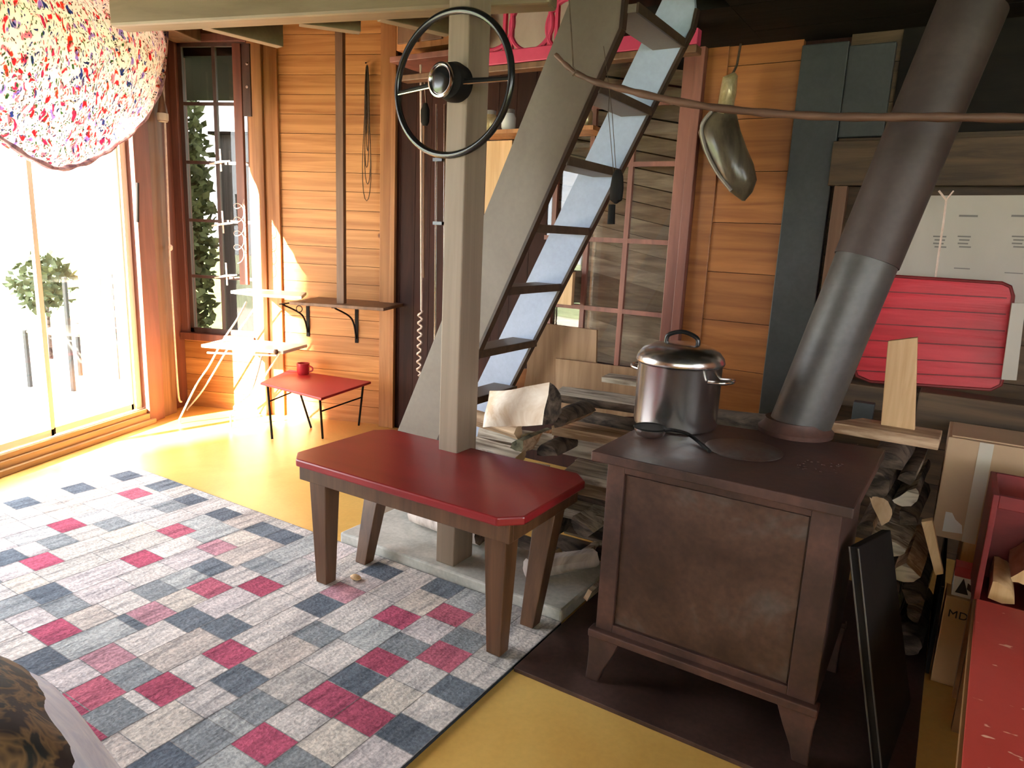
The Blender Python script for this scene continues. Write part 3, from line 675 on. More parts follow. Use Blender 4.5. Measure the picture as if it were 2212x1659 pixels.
MB().tube([aS(1590, 160, sB), aS(1577, 172, sB), aS(1573, 200, sB), aS(1567, 232, sB), aS(1562, 248, sB)], [.012, .034, .036, .035, .05], 12).build('neck', 'brass', t, smooth=True)
MB().tube([aS(1577, 172, sB), aS(1592, 140, sB + .04), aS(1600, 95, sB + .12)], .006, 6).build('loop', 'rope_dark', t)

# ================================================================== LOFT EDGE BEHIND THE LADDER
s1 = 3.05
la, lb = aS(1040, 100, s1), aS(1505, 100, s1)
t = thing('loft_rail', (la.x, s1, la.z), 'pink painted loft railing with a row of rings high behind the ladder stair', 'railing')
zb0, zb1 = aS(1125, 134, s1).z, aS(1125, 104, s1).z
MB().box((la.x - .0, s1, zb0), (lb.x, s1 + .05, zb1)).build('bottom_board', 'pink_paint', t, bevel=.004)
u = (aS(1193, 52, s1) - aS(1103, 52, s1)).length / 2
for xx in (1066, 1148, 1230):
    c_ = aS(xx, 54, s1 + .02)
    o = MB().tube([c_ + V(u * math.cos(a), 0, u * math.sin(a)) for a in [2 * PI * i / 40 for i in range(40)]], .012, 8, closed=True).build('ring', 'pink_paint', t, smooth=True)
    MB().box((c_.x - .012, s1 + .008, zb1 - .002), (c_.x + .012, s1 + .03, c_.z - u)).build('stud', 'pink_paint', o)
for xx in (1092, 1107, 1189, 1204):
    c_ = aS(xx, 50, s1 + .02); MB().box((c_.x - .008, s1 + .01, zb1), (c_.x + .008, s1 + .03, 2.66)).build('baluster', 'pink_paint', t)
struct(MB().box((aS(862, 120, s1).x, s1, aS(1100, 152, s1).z), (lb.x, s1 + .07, zb0 - .002)).build('beam', 'oak_post', bevel=.004))
struct(MB().box((aS(1062, 50, 3.44).x, 3.42, zb1), (aS(1235, 50, 3.44).x, 3.45, 2.68)).build('wall_loft', 'pale_board'))
# shelf of jars seen past the post
zs = aS(1075, 287, 3.3).z
t = MB().box((aS(1040, 290, 3.3).x, 3.2, zs - .02), (aS(1300, 290, 3.3).x, 3.40, zs)).build('wall_shelf', 'pine_vertical'); tag(t, 'pine shelf board holding small jars behind the ladder stair', 'shelf')
for x, col, lab in ((1058, 'brass', 'round brassy jar on the shelf just right of the beige post'), (1098, 'white_label', 'pale round jar on the shelf beside the brassy jar'), (1262, 'brass', 'shiny brassy jar on the shelf seen between two ladder treads')):
    q = aS(x, 287, 3.28)
    t = thing('jar', (q.x, 3.28, zs), lab, 'jar', group=None)
    MB().lathe((q.x, 3.28, zs), [(.028, 0), (.038, .02), (.038, .07), (.028, .09)], 20).build('jar_body', col, t, smooth=True)
    MB().lathe((q.x, 3.28, zs + .09), [(.030, 0), (.030, .02), (.001, .022)], 20).build('lid', 'smoky_light', t, smooth=True)
q0, q1 = aS(1052, 300, 3.4), aS(1093, 460, 3.4)
tag(MB().box((q0.x, 3.40, q1.z - .1), (q1.x + .02, 3.43, zs - .025)).build('pine_plank', 'new_pine'), 'pale pine plank standing behind the post under the jar shelf', 'plank')
q0, q1 = aS(1195, 645, 3.38), aS(1245, 560, 3.38)
tag(MB().box((aS(1160, 600, 3.4).x, 3.40, aS(1200, 656, 3.4).z), (aS(1237, 600, 3.4).x, 3.43, aS(1200, 585, 3.4).z)).build('pine_offcut', 'new_pine'), 'pale pine offcut in the lower left pane of the red-framed window', 'offcut')

# recess left of the post: cupboard front, rods, spanner, rope
t = thing('wall_cupboard', (-2.9, 3.3, 1.9), 'pine wall cupboard high in the dark recess behind the steering wheel', 'cupboard')
c0_, c1_ = aS(856, 110, 3.3), aS(966, 40, 3.3)
MB().box((c0_.x, 3.30, c0_.z), (c1_.x + .2, 3.48, c1_.z + .35)).build('body', 'pine_vertical', t, bevel=.003)
for i in range(2):
    a = c0_.x + .02 + i * .17; MB().box((a, 3.285, c0_.z + .03), (a + .15, 3.30, c1_.z + .3)).build('door', 'oak_post', t, bevel=.003)
z_ = aS(900, 128, 3.2).z
tag(MB().box((aS(852, 128, 3.2).x, 3.16, z_ - .012), (aS(980, 128, 3.2).x, 3.48, z_ + .018)).build('wall_shelf', 'red_frame', bevel=.003), 'narrow reddish shelf across the dark recess behind the steering wheel', 'shelf')
for x0_, x1_, lab in ((940, 936, 'left of two thin pale curtain rods standing beside the post'), (958, 955, 'right of two thin pale curtain rods standing beside the post')):
    a, d = aS(x0_ + 3, 225, 2.9), aS(x1_, 900, 2.9)
    t = MB().tube([(d.x, 2.9, 0.0), (d.x, 2.9, .8), a], .0055, 8).build('curtain_rod', 'chrome', smooth=True); tag(t, lab, 'rod', group='thin rods beside the post')
t = thing('rod_clip', aS(948, 345, 2.88), 'small black clip joining the two pale rods', 'clip')
for y in (345, 482):
    a = aS(940, y, 2.89); MB().box((a.x - .012, 2.885, a.z - .008), (a.x + .045, 2.915, a.z + .008)).build('clamp', 'black_plastic', t)
a = aS(917, 190, 3.1)
t = thing('hanging_brush', a, 'dark brush hanging by a hook on a pale handle in the recess', 'brush')
MB().tube([aS(917, 178, 3.1), aS(921, 222, 3.1)], .004, 6).build('hook', 'chrome', t)
MB().lathe(aS(918, 272, 3.1), [(.014, 0), (.026, .02), (.028, .08), (.012, .115)], 14, sy=.6).build('bristles', 'black_wood', t, smooth=True)
MB().tube([aS(916, 270, 3.1), aS(915, 600, 3.1)], .0065, 8).build('handle', 'oak_post', t, smooth=True)
pts = []
for i in range(60):
    y = 670 + i * 2.4; x = 908 - i * .06; p = aS(x, y, 3.1); pts.append(p + V(.012 * math.sin(i * .9), .01 * math.cos(i * .9), 0))
pts.insert(0, aS(909, 140, 3.16))
tag(MB().tube(pts, .006, 6).build('rope_coil', 'cord_white', smooth=True), 'pale twisted rope hanging low in the dark recess beside the ladder foot', 'rope')

# ================================================================== LEFT BACK CORNER
# wall shelf with brackets and pole
sh = [aY(628, 664, 4.02), aY(818, 650, 4.02)]
zsf = (sh[0].z + sh[1].z) / 2 + .0
t = thing('wall_shelf', (-2.1, 4.2, zsf), 'narrow plank shelf on iron brackets on the sunny pine wall', 'shelf', 'H')
MB().box((sh[0].x, 4.0, zsf - .02), (sh[1].x + .04, YB - .001, zsf)).build('plank', 'oak_post', t, bevel=.003)
for x, y in ((662, 718), (768, 732)):
    a = aY(x, 660, YB - .02); e = aY(x + 3, y, YB - .02)
    b = MB().bar((a.x, YB - .004, zsf - .02), (a.x, YB - .004, e.z - .03), .022, .006, up=(0, 1, 0)).bar((a.x, YB, zsf - .024), (a.x, 4.03, zsf - .024), .022, .006).tube(smooth_path([(a.x, YB - .01, e.z), (a.x, YB - .08, zsf - .12), (a.x, 4.06, zsf - .03)]), .006, 6)
    b.build('bracket', 'black_metal', t)
MB().tube([V(aY(650, 672, 4.05).x + .02 * math.cos(a), 4.03, zsf - .045 + .02 * math.sin(a)) for a in [2 * PI * i / 16 for i in range(16)]], .003, 6, closed=True).build('hook_ring', 'black_metal', t)
a, d = aY(736, 60, 4.10), aY(738, 650, 4.10)
tag(MB().box((d.x - .024, 4.08, zsf), (d.x + .024, 4.12, 2.69)).build('prop_pole', 'oak_post', frame='H', bevel=.002), 'square brown pole standing on the wall shelf up to the rafters', 'pole')
# coil of cord and chain on the pine wall
t = thing('rope_hank', aY(790, 450, 4.33), 'thin dark looped cord hanging from a nail on the pine wall beside the pole', 'cord', 'H')
MB().tube([aY(790, 136, YB + .0), aY(790, 136, YB - .05)], .005, 6).build('nail', 'black_metal', t)
for k in range(5):
    pts = []; w_ = 3 + 2.2 * k; bot = 290 + 36 * k
    for i in range(24):
        a = 2 * PI * i / 24; yy = (140 + bot) / 2 - (bot - 140) / 2 * math.cos(a)
        bulge = max(0, (yy - 260) / 200)
        pts.append(aY(792 + w_ * math.sin(a) * (.4 + bulge) + k % 2 * 2, yy, YB - .02 - .006 * k))
    MB().tube(pts, .0028, 5, closed=True).build('loop', 'rope_dark', t, smooth=True)
# brown board hung before the window with hinge plate and string
t = thing('shutter_board', aY(530, 620, 4.2), 'narrow red-brown shutter board hanging in front of the window', 'shutter', 'H')
a, d = aY(512, 95, 4.22), aY(538, 615, 4.22)
MB().box((aY(511, 300, 4.22).x, 4.20, d.z), (aY(529, 300, 4.22).x, 4.225, a.z)).build('board', 'brown_frame', t, bevel=.003)
MB().box((aY(530, 300, 4.22).x, 4.205, aY(540, 252, 4.22).z), (aY(547, 300, 4.22).x, 4.22, a.z)).build('hinge_plate', 'dark_frame', t, bevel=.002)
for y in (138, 188): MB().lathe(aY(534, y, 4.204), [(.010, 0), (.009, .004), (.001, .005)], 14, axis=(0, -1, 0)).build('rivet', 'chrome', t)
pts = []
for i in range(50):
    a = i * .55; pts.append(aY(516 + 11 * math.cos(a), 430 + i * 2.6 + 12 * math.sin(a), 4.17 - .02 * math.sin(a)))
tag(MB().tube(smooth_path(pts, 3), .0022, 5).build('string_tangle', 'cord_white', frame='H', smooth=True), 'tangle of thin string wound round the hanging shutter board', 'string')
for (x, y, w_), lab in zip(((475, 352, 22), (480, 486, 22), (488, 598, 24)), ('pale twig peg caught on the upper window bar', 'pinkish twig peg on the middle window bar', 'pale twig peg on the lowest window bar')):
    tag(MB().tube([aY(x - w_, y + 2, 4.33), aY(x, y - 2, 4.32), aY(x + w_, y - 4, 4.33)], [.005, .008, .005], 6).tube([aY(x, y - 30, 4.335), aY(x + 3, y + 18, 4.335)], .005, 6).build('twig_peg', 'cord_white', frame='H'), lab, 'twig', group='twigs on the window bars')
# pink cords at the left jamb
t = thing('pull_cord', (XW + .02, 4.08, .2), 'pinkish pull cord with a knot hanging beside the glass door', 'cord', 'H')
pts = [aX(x, y, XW + .015) for x, y in ((350, 120), (356, 260), (362, 420), (366, 540), (372, 650), (380, 780), (386, 858), (392, 868))]
MB().tube(smooth_path(pts, 4), .0065, 8).build('cord', 'cord_white', t, smooth=True)
q = aX(368, 535, XW + .015); MB().lathe(q - V(0, 0, .02), [(.006, 0), (.014, .01), (.014, .03), (.005, .04)], 10).build('knot', 'cord_white', t, smooth=True)
t = thing('door_tassel', aX(350, 265, XW + .03), 'cone shaped wooden tassel hung at the top of the door jamb', 'tassel', 'H')
q = aX(352, 262, XW + .03); MB().lathe(q, [(.030, 0), (.034, .02), (.024, .09), (.008, .17), (.003, .19)], 14).build('cone', 'oak_post', t, smooth=True)
MB().lathe(q - V(0, 0, .004), [(.026, 0), (.034, .012), (.035, .05), (.030, .052)], 14).build('cuff', 'pale_board', t, smooth=True)
MB().tube([q + V(0, 0, .18), q + V(0, 0, .6)], .004, 6).build('cord', 'rope_dark', t)

# white folding chair in the sun
t = thing('folding_chair', (-2.75, 4.1, 0), 'white folding metal chair standing in the sun patch under the window', 'chair', 'H')
Yn, Yf = 3.93, 4.22
pb_ = [aY(498, 634, Yn), aY(560, 652, Yn), aY(640, 655, Yf - .05), aY(668, 622, Yf), aY(540, 622, Yf)]
zb_ = sum(p.z for p in pb_) / 5
MB().prism([(p.x, p.y, zb_) for p in (aY(498, 634, Yn + .08), aY(560, 650, Yn), aY(652, 650, Yn + .02), aY(662, 628, Yf), aY(535, 622, Yf))], (0, 0, .02)).build('back_slat', 'white_paint', t, bevel=.004)
zs_ = aY(520, 758, Yn).z
MB().box((aY(434, 758, Yn).x, Yn, zs_), (aY(612, 758, Yn).x, Yf + .02, zs_ + .022)).build('seat', 'white_paint', t, bevel=.006)
MB().tube([aY(448, 762, Yn - .01), aY(598, 768, Yn - .01)], .006, 8).build('seat_rail', 'white_metal', t, smooth=True)
q = aY(596, 760, Yn - .015); MB().lathe(q, [(.010, -.015), (.016, 0), (.010, .015)], 10).build('hinge_knob', 'oak_post', t, smooth=True)
def legp(lst, Y): return smooth_path([aY(x, y, Y) for x, y in lst], 5)
f0_ = Rf(0, 0) if False else None
def leg_(lst, Y, name='leg'):
    p = legp(lst, Y); e = p[-1].copy(); e.z = 0.006; p.append(e); MB().tube(p, .006, 8).build(name, 'white_metal', t, smooth=True)
leg_([(532, 652), (512, 690), (480, 738), (452, 790), (425, 830), (388, 905)], Yn)
leg_([(560, 652), (520, 708), (488, 760), (440, 840), (404, 884)], Yf)
leg_([(566, 766), (556, 806), (543, 842), (525, 860), (498, 896)], Yn + .02)
leg_([(604, 764), (580, 800), (565, 824), (534, 856), (506, 878)], Yf)

# red topped stool
t = thing('stool', (-2.1, 4.05, 0), 'small stool with a square red seat on thin black metal legs by the pine wall', 'stool', 'H')
ft = [fl(588, 950), fl(672, 925), fl(775, 920), fl(697, 948)]
ft[2] = V(ft[2].x, min(ft[2].y, 4.30), 0)
zs2 = .335
st_ = [fl(562, 826, zs2), fl(640, 793, zs2), fl(802, 824, zs2), fl(694, 860, zs2)]
MB().prism([(p.x, min(p.y, YB - .03), zs2 - .016) for p in st_], (0, 0, .016)).build('seat', 'bright_red', t, bevel=.004)
cc = sum(st_, V(0, 0, 0)) / 4
tp = []
for p in (st_[0], st_[1], st_[2], st_[3]):
    q = cc + (p - cc) * .86; tp.append(V(q.x, min(q.y, YB - .05), zs2 - .02))
for i in range(4):
    MB().tube([tp[i], ft[i] + V(0, 0, .005)], .0075, 8).build('leg', 'black_metal', t, smooth=True)
for i, j in ((0, 1), (3, 2), (0, 3), (1, 2)):
    MB().tube([tp[i], tp[j]], .006, 6).build('top_rail', 'black_metal', t)
for i, j in ((3, 2), (0, 1)):
    MB().tube([tp[i].lerp(ft[i], .3), tp[j].lerp(ft[j], .3)], .005, 6).build('stretcher', 'black_metal', t)
q = fl(655, 808, zs2)
t = thing('mug', (q.x, q.y, zs2), 'small red mug standing on the red seated stool', 'mug', 'H')
MB().lathe((q.x, q.y, zs2), [(.034, 0), (.040, .01), (.042, .075), (.037, .075), (.035, .012), (.001, .010)], 24).build('cup', 'bright_red', t, smooth=True)
MB().tube(smooth_path([(q.x + .04, q.y, zs2 + .06), (q.x + .066, q.y, zs2 + .05), (q.x + .066, q.y, zs2 + .03), (q.x + .04, q.y, zs2 + .018)]), .005, 8).build('handle', 'bright_red', t, smooth=True)

# ------------------------------------------------------------------ flowered curtain gathered over the glass door
XC = -3.03
edge = [(351, 70), (346, 150), (331, 200), (306, 250), (270, 290), (222, 326), (170, 355), (120, 367), (60, 363), (0, 346)]
E_ = [aX(x, y, XC) for x, y in edge]
Yr = E_[0].y; ymid = aX(110, 366, XC).y
half = [(p.y, p.z) for p in E_]                       # right half, from the right top to the lowest point
half = [h for h in half if h[0] >= ymid - .02]
full = half + [(2 * ymid - y, z) for y, z in reversed(half)]
def lowz(Y):
    for (y0, z0), (y1, z1) in zip(full, full[1:]):
        if y0 >= Y >= y1: return z1 + (z0 - z1) * (Y - y1) / max(1e-6, y0 - y1)
    return full[0][1]
ZT = 2.46
nu, nv = 150, 60; vs3, fs3 = [], []
y_lo, y_hi = full[-1][0], full[0][0]
for i in range(nu + 1):
    u_ = i / nu; Y = y_lo + (y_hi - y_lo) * u_; zl_ = lowz(Y)
    for j in range(nv + 1):
        v = j / nv; z = ZT + (zl_ - ZT) * v
        hh = (ZT - zl_)
        r_ = math.sqrt(((Y - ymid) / ((y_hi - y_lo) / 2)) ** 2)
        bul = .26 * (math.sin(PI * min(1, v ** .75)) ** .8) * max(0, 1 - r_ ** 3)
        fold = .020 * math.sin(34 * (u_ - .5) * (1 + .5 * (1 - v)) + 2.5 * v) * (1 - .55 * v) + .016 * mnoise.noise(V(Y * 7, z * 7, 1))
        fold += .012 * mnoise.noise(V(Y * 19, z * 12, 4))
        rollx = .035 * math.sin(PI * max(0, (v - .88) / .12)) if v > .88 else 0
        vs3.append((XC + bul + fold * (.4 + v * (1 - v) * 2) + rollx, Y, z))
for i in range(nu):
    for j in range(nv):
        a = i * (nv + 1) + j; fs3.append((a, a + 1, a + nv + 2, a + nv + 1))
o = MB().add(vs3, fs3).build('door_curtain', 'flowered_cloth', frame='H', smooth=True)
sd = o.modifiers.new('thickness', 'SOLIDIFY'); sd.thickness = .002
hem = [V(XC + .04, Y_, lowz(Y_) + .004) for Y_ in [y_lo + (y_hi - y_lo) * i / 60 for i in range(2, 59)]]
MB().tube(hem, [.012 + .004 * math.sin(i * 1.3) for i in range(len(hem))], 8).build('hem', 'hem_cloth', o, smooth=True)
tag(o, 'flower patterned curtain gathered up in a swag over the glass door', 'curtain')
struct(MB().box((XW, 1.0, 2.42), (XW + .2, 4.3, 2.52)).build('beam', 'oak_post', frame='H', bevel=.004))

# ------------------------------------------------------------------ draped sofa arm in the foreground
t = thing('armchair', (-.95, .25, 0), 'armchair corner draped with a brown patterned blanket in the near left corner', 'armchair')
def blob(c, rad, amp, fr, nu=64, nv=40, pw=2.6):
    vs_, fs = [], []
    for i in range(nv + 1):
        th_ = -PI / 2 + PI * i / nv
        for j in range(nu):
            ph = 2 * PI * j / nu
            def sp(x): return math.copysign(abs(x) ** (2 / pw), x)
            d = V(sp(math.cos(th_)) * sp(math.cos(ph)), sp(math.cos(th_)) * sp(math.sin(ph)), sp(math.sin(th_)))
            k = 1 + amp * mnoise.noise(d * fr + V(c)); vs_.append(V(c) + V(d.x * rad[0], d.y * rad[1], d.z * rad[2]) * k)
    for i in range(nv):
        for j in range(nu): fs.append((i * nu + j, i * nu + (j + 1) % nu, (i + 1) * nu + (j + 1) % nu, (i + 1) * nu + j))
    return vs_, fs
MB().add(*blob((-1.245, .20, .325), (.40, .325, .30), .07, 2.2)).build('padded_arm', 'camo', t, smooth=True)
MB().add(*blob((-1.225, .235, .305), (.402, .325, .288), .05, 2.2, pw=2.4)).build('pale_throw', 'fringe', t, smooth=True)

# ================================================================== FIREWOOD
def log(a, b_, r, kind, label, group, bark='bark', face='grey_face', end='cut_face', roll=0., seed=0, cat='log', name='split_log'):
    """one piece of firewood from a to b_ (R coordinates); kind: round, half, quarter, plank"""
    rnd = random.Random(seed * 7919 + 13); a, b_ = V(*a), V(*b_)
    if group == G1 and seed != 41: r *= .88
    ax = b_ - a; Lg = ax.length; ax.normalize()
    up = V(0, 0, 1) if abs(ax.z) < .9 else V(0, 1, 0); sd = ax.cross(up).normalized(); up = sd.cross(ax)
    pr_ = []                                                     # (angle-based outline, material of the edge that follows)
    if kind == 'round': pr_ = [(math.cos(t_), math.sin(t_), 1) for t_ in [2 * PI * i / 18 for i in range(18)]]
    elif kind == 'half': pr_ = [(math.cos(t_), math.sin(t_) - .35, 1) for t_ in [PI * i / 11 for i in range(12)]]; pr_[-1] = (pr_[-1][0], pr_[-1][1], 0); pr_ += [(-.35, -.42, 0), (.4, -.33, 0)]
    elif kind == 'quarter': pr_ = [(1.15 * math.cos(t_) - .4, 1.15 * math.sin(t_) - .45, 1) for t_ in [PI * .55 * i / 7 for i in range(8)]]; pr_[-1] = (pr_[-1][0], pr_[-1][1], 0); pr_ += [(-.62, -.5, 0), (.1, -.62, 0)]
    else: pr_ = [(-1, -.3, 0), (.9, -.36, 0), (1.02, .2, 0), (-.9, .34, 0)]
    ca, sa = math.cos(roll), math.sin(roll); n = len(pr_); m = 9; b = MB(); vv = []
    jit = [1 + rnd.uniform(-.07, .07) for _ in pr_]
    for i in range(m):
        u = i / (m - 1); c = a + ax * Lg * u; k_ = 1 + .05 * math.sin(u * 5 + seed); bend = r * .03 * math.sin(PI * u + seed)
        for j, (x, y, _) in enumerate(pr_):
            q = 1 + .045 * mnoise.noise(V(x * 1.5 + seed, y * 1.5, u * 4)); X, Y_ = (x * ca - y * sa) * r * k_ * jit[j] * q, (x * sa + y * ca) * r * k_ * jit[j] * q
            vv.append(c + sd * X + up * (Y_ + bend) + ax * (rnd.uniform(-.004, .004) if i in (0, m - 1) else 0))
    fs, mi = [], []
    for i in range(m - 1):
        for j in range(n):
            fs.append((i * n + j, i * n + (j + 1) % n, (i + 1) * n + (j + 1) % n, (i + 1) * n + j)); mi.append(0 if pr_[j][2] else 1)
    fs += [tuple(range(n)), tuple(range((m - 1) * n, m * n))]; mi += [2, 2]
    b.v = vv; b.f = [list(f) for f in fs]; b.mi = mi
    o = b.build(name, [bark, face, end], smooth=kind in ('round', 'half', 'quarter'))
    return tag(o, label, cat, group)
ORD = ['lowest', 'second lowest', 'third', 'fourth', 'fifth', 'sixth', 'seventh', 'eighth', 'topmost']
G1 = 'firewood stacked between the ladder and the stove'
# long splits lying along the wall side of the stove, weathered sides towards the room
zc = .045; rows = [('half', .055, .2), ('quarter', .062, .4), ('plank', .085, .05), ('half', .060, 2.9), ('plank', .080, -.06), ('quarter', .058, 1.9), ('plank', .075, .08), ('half', .056, 3.1), ('quarter', .05, .8)]
looks = ['dark barked', 'grey split', 'flat pale', 'rough grey', 'flat silvery', 'knotty grey', 'flat brownish', 'round backed', 'short wedge shaped']
for i, (kd, r, ro) in enumerate(rows):
    s = 2.44 + .010 * ((i * 37) % 3); dr_ = .03 * ((i * 53) % 3)
    z = .062 + i * .082
    if i > 6: continue
    log((-1.28 + dr_, s, z), (-.72 + dr_, s + .02, z + .006), r if kd != 'plank' else r, kd, '%s log lying lengthwise beside the stove, %s of that column' % (looks[i], ORD[i]), G1, roll=ro, seed=i + 1, face='grey_face' if i % 3 else 'split_face', bark='bark')
for i in range(6):
    log((-1.30 + .02 * (i % 2), 2.62, .06 + i * .098), (-.80, 2.63, .06 + i * .098), .052, ('quarter', 'half', 'round')[i % 3], 'firewood log in the back column beside the stove, %s one' % ORD[i], G1, roll=i * 1.1, seed=20 + i)
log((-1.34, 2.52, .67), (-.90, 2.54, .675), .055, 'half', 'grey weathered half log on top of the stack left of the pot', G1, roll=3.0, seed=31, face='grey_face')
log((-1.20, 2.68, .735), (-.78, 2.68, .745), .045, 'plank', 'pale squared billet at the very top of the stack behind the pot', G1, seed=32, face='grey_face')
log((-.84, 2.50, .67), (-.50, 2.50, .69), .05, 'round', 'brown barked round branch lying behind the stock pot', G1, seed=33)
log((-.46, 2.62, .60), (-.22, 2.66, .62), .045, 'quarter', 'thin dark split leaning behind the pot near the pipe', G1, seed=34, roll=1.2)
# pieces lying with an end towards the room, left part
def endlog(x, y, s, r, kd, lab, seed, ln=.19, roll=0., face='split_face', bark='bark', end='cut_face', yaw=.12):
    p = aS(x, y, s); p.z = max(p.z, r * .9 + .002)
    return log((p.x, s, p.z), (p.x + ln * yaw, s + ln, p.z + .01), r, kd, lab, G1, seed=seed, roll=roll, face=face, bark=bark, end=end)
p = aS(1050, 884, 2.22); q = aS(1186, 878, 2.14)
log((p.x, 2.26, p.z - .012), (q.x, 2.16, q.z), .072, 'half', 'big split half log with a clean pale face at the front top of the stack', G1, roll=1.95, seed=41, face='pale_cut', end='bark')
endlog(1206, 905, 2.3, .060, 'quarter', 'black barked log end right of the big pale half log', 42, roll=.5, end='bark')
endlog(1118, 962, 2.28, .050, 'quarter', 'mossy log under the big pale half log', 43, roll=1.3, bark='mossy_bark', end='mossy_bark')
endlog(1180, 975, 2.3, .055, 'half', 'dark log end between the mossy log and the long grey splits', 44, roll=.2, end='bark')
p, q = aS(1026, 905, 2.36), aS(1115, 935, 2.32)
log((p.x - .05, 2.38, p.z), (q.x, 2.34, q.z), .045, 'quarter', 'brown split log just right of the post, uppermost there', G1, roll=2.4, seed=45, face='split_face')
p, q = aS(1010, 955, 2.3), aS(1125, 985, 2.28)
log((p.x - .05, 2.30, p.z), (q.x, 2.28, q.z), .045, 'half', 'white birch split with peeling bark right of the post, second one down', G1, roll=2.9, seed=46, bark='birch_bark', face='grey_face')
for i, (x, y, r, kd, lab) in enumerate(((1040, 1040, .06, 'half', 'hidden dark split low right of the post behind the bench top'), (1110, 1060, .055, 'quarter', 'small dark log end behind the right end of the bench top'),
        (1175, 1070, .050, 'round', 'round barked log end behind the bench corner'),
        (1255, 1140, .060, 'half', 'dark log end low between the bench and the stove'), (1240, 1215, .045, 'quarter', 'orange faced small log end near the floor left of the stove'),
        (1180, 1150, .050, 'half', 'shadowed log end behind the right bench legs'))):
    endlog(x, y, 2.30, r, kd, lab, 50 + i, roll=i * .9, face='grey_face', end='cut_face' if 'orange' in lab or 'flaking' in lab else 'bark')
p, q = aS(868, 1128, 2.16), aS(985, 1168, 2.12)
log((-1.86, 2.24, .112), (-1.50, 2.235, .108), .058, 'round', 'whitish birch log on the slab seen under the bench left of the post', G1, seed=61, bark='birch_bark', end='bark')
p = Rf(1020, 1160, .1)
log((-1.43, 2.28, .105), (-1.16, 2.26, .10), .052, 'half', 'dark barked log on the slab seen under the bench right of the post', G1, seed=62, roll=.4)
log((-1.20, 2.10, .095), (-1.04, 2.34, .095), .042, 'round', 'pinkish birch log end on the slab behind the near right bench leg', G1, seed=63, bark='birch_bark', end='birch_bark')
log((-.96, 2.12, .06), (-.93, 2.34, .09), .030, 'plank', 'pale flat board offcut standing at the slab end beside the stove', G1, seed=64, face='grey_face', roll=1.2)
log((-1.60, 2.36, .36), (-1.30, 2.38, .365), .055, 'half', 'dark split log behind the post halfway up the stack', G1, seed=65, roll=2.8)
log((-1.62, 2.38, .48), (-1.28, 2.40, .49), .050, 'quarter', 'dark wedge log behind the post below the brown split', G1, seed=66, roll=2.2)
log((-1.62, 2.40, .24), (-1.30, 2.41, .24), .060, 'half', 'low dark split log behind the post', G1, seed=67, roll=.3)

# plywood sheets leaning behind the stack
def sheet(px_list, s, th_, mt, lab, name='plywood_sheet', cat='board'):
    P = [aS(x, y, s) for x, y in px_list]; return tag(MB().prism(P, (0, th_, 0)).build(name, mt, bevel=.001), lab, cat)
sheet([(1138, 700), (1178, 699), (1289, 713), (1286, 850), (1120, 900), (1138, 800)], 2.95, .014, 'plywood', 'tall plywood sheet leaning behind the ladder foot')
sheet([(1200, 774), (1352, 793), (1420, 800), (1420, 900), (1200, 900)], 2.92, .012, 'plywood', 'low plywood sheet leaning in front of the taller one, left of the pot')
sheet([(1085, 800), (1160, 795), (1160, 900), (1060, 900)], 2.98, .012, 'pine_amber', 'orange pine board end behind the ladder foot')

# right hand pile behind the stove
G2 = 'firewood piled between the stove and the cardboard box'
rp = [((1950, 1010), .065, 'half', 'brown split on top of the pile right of the stove'), ((1985, 1040), .045, 'quarter', 'thin wedge at the top right of the pile beside the cardboard box'),
      ((1925, 1060), .055, 'round', 'dark round log high in the pile beside the stove top'), ((1985, 1085), .050, 'half', 'grey split high in the pile touching the box'),
      ((1930, 1110), .060, 'half', 'half log with a yellowish face in the upper pile'), ((1990, 1130), .045, 'quarter', 'small brown wedge under the grey split by the box'),
      ((1930, 1155), .050, 'quarter', 'dark wedge in the middle of the pile'), ((1950, 1200), .070, 'half', 'wide grey half log with a rounded end in the middle of the pile'),
      ((1965, 1240), .060, 'quarter', 'grey tilted split under the wide half log'), ((1945, 1270), .060, 'round', 'mossy round log below the grey half log'),
      ((1990, 1275), .045, 'quarter', 'dark wedge right of the mossy round log'), ((1960, 1330), .060, 'half', 'half log with an orange face low in the pile'),
      ((2000, 1320), .040, 'quarter', 'small wedge low beside the dark gap'), ((1945, 1375), .050, 'half', 'flat dark split near the bottom of the pile'), ((1985, 1395), .050, 'round', 'small round log at the bottom of the right pile')]
RP = [[aS(x, y, 2.48).x - .04, max(aS(x, y, 2.48).z, r + .016), r * .80] for (x, y), r, kd, lab in rp]
for it in range(400):                                            # let the round pieces settle so that none lies inside another
    for a_ in range(len(RP)):
        for b2 in range(a_):
            A1, B1 = RP[a_], RP[b2]; dx, dz = A1[0] - B1[0], A1[1] - B1[1]; d_ = math.hypot(dx, dz) or 1e-4; need = .90 * (A1[2] + B1[2])
            if d_ < need:
                k_ = (need - d_) / d_ * .3; A1[0] += dx * k_; A1[1] += dz * k_; B1[0] -= dx * k_; B1[1] -= dz * k_
        RP[a_][0] = min(max(RP[a_][0], -.17), .0 if RP[a_][1] > .30 else .030); RP[a_][1] = max(RP[a_][1], RP[a_][2] + .016)
for i, ((x, y), r, kd, lab) in enumerate(rp):
    s = 2.50 if i % 2 else 2.46; ln = .40; r_, z_, r = RP[i]
    log((r_, s, z_), (r_ + .02, s + ln, z_ + .005), r, kd, lab, G2, seed=80 + i, roll=i * 1.3, face='grey_face' if i % 2 else 'split_face', end='cut_face' if i in (4, 11) else 'grey_face' if i in (7, 8, 3) else 'bark', bark='mossy_bark' if i == 9 else 'bark')
p, q = aS(2003, 1128, 2.40), aS(2028, 1248, 2.36)
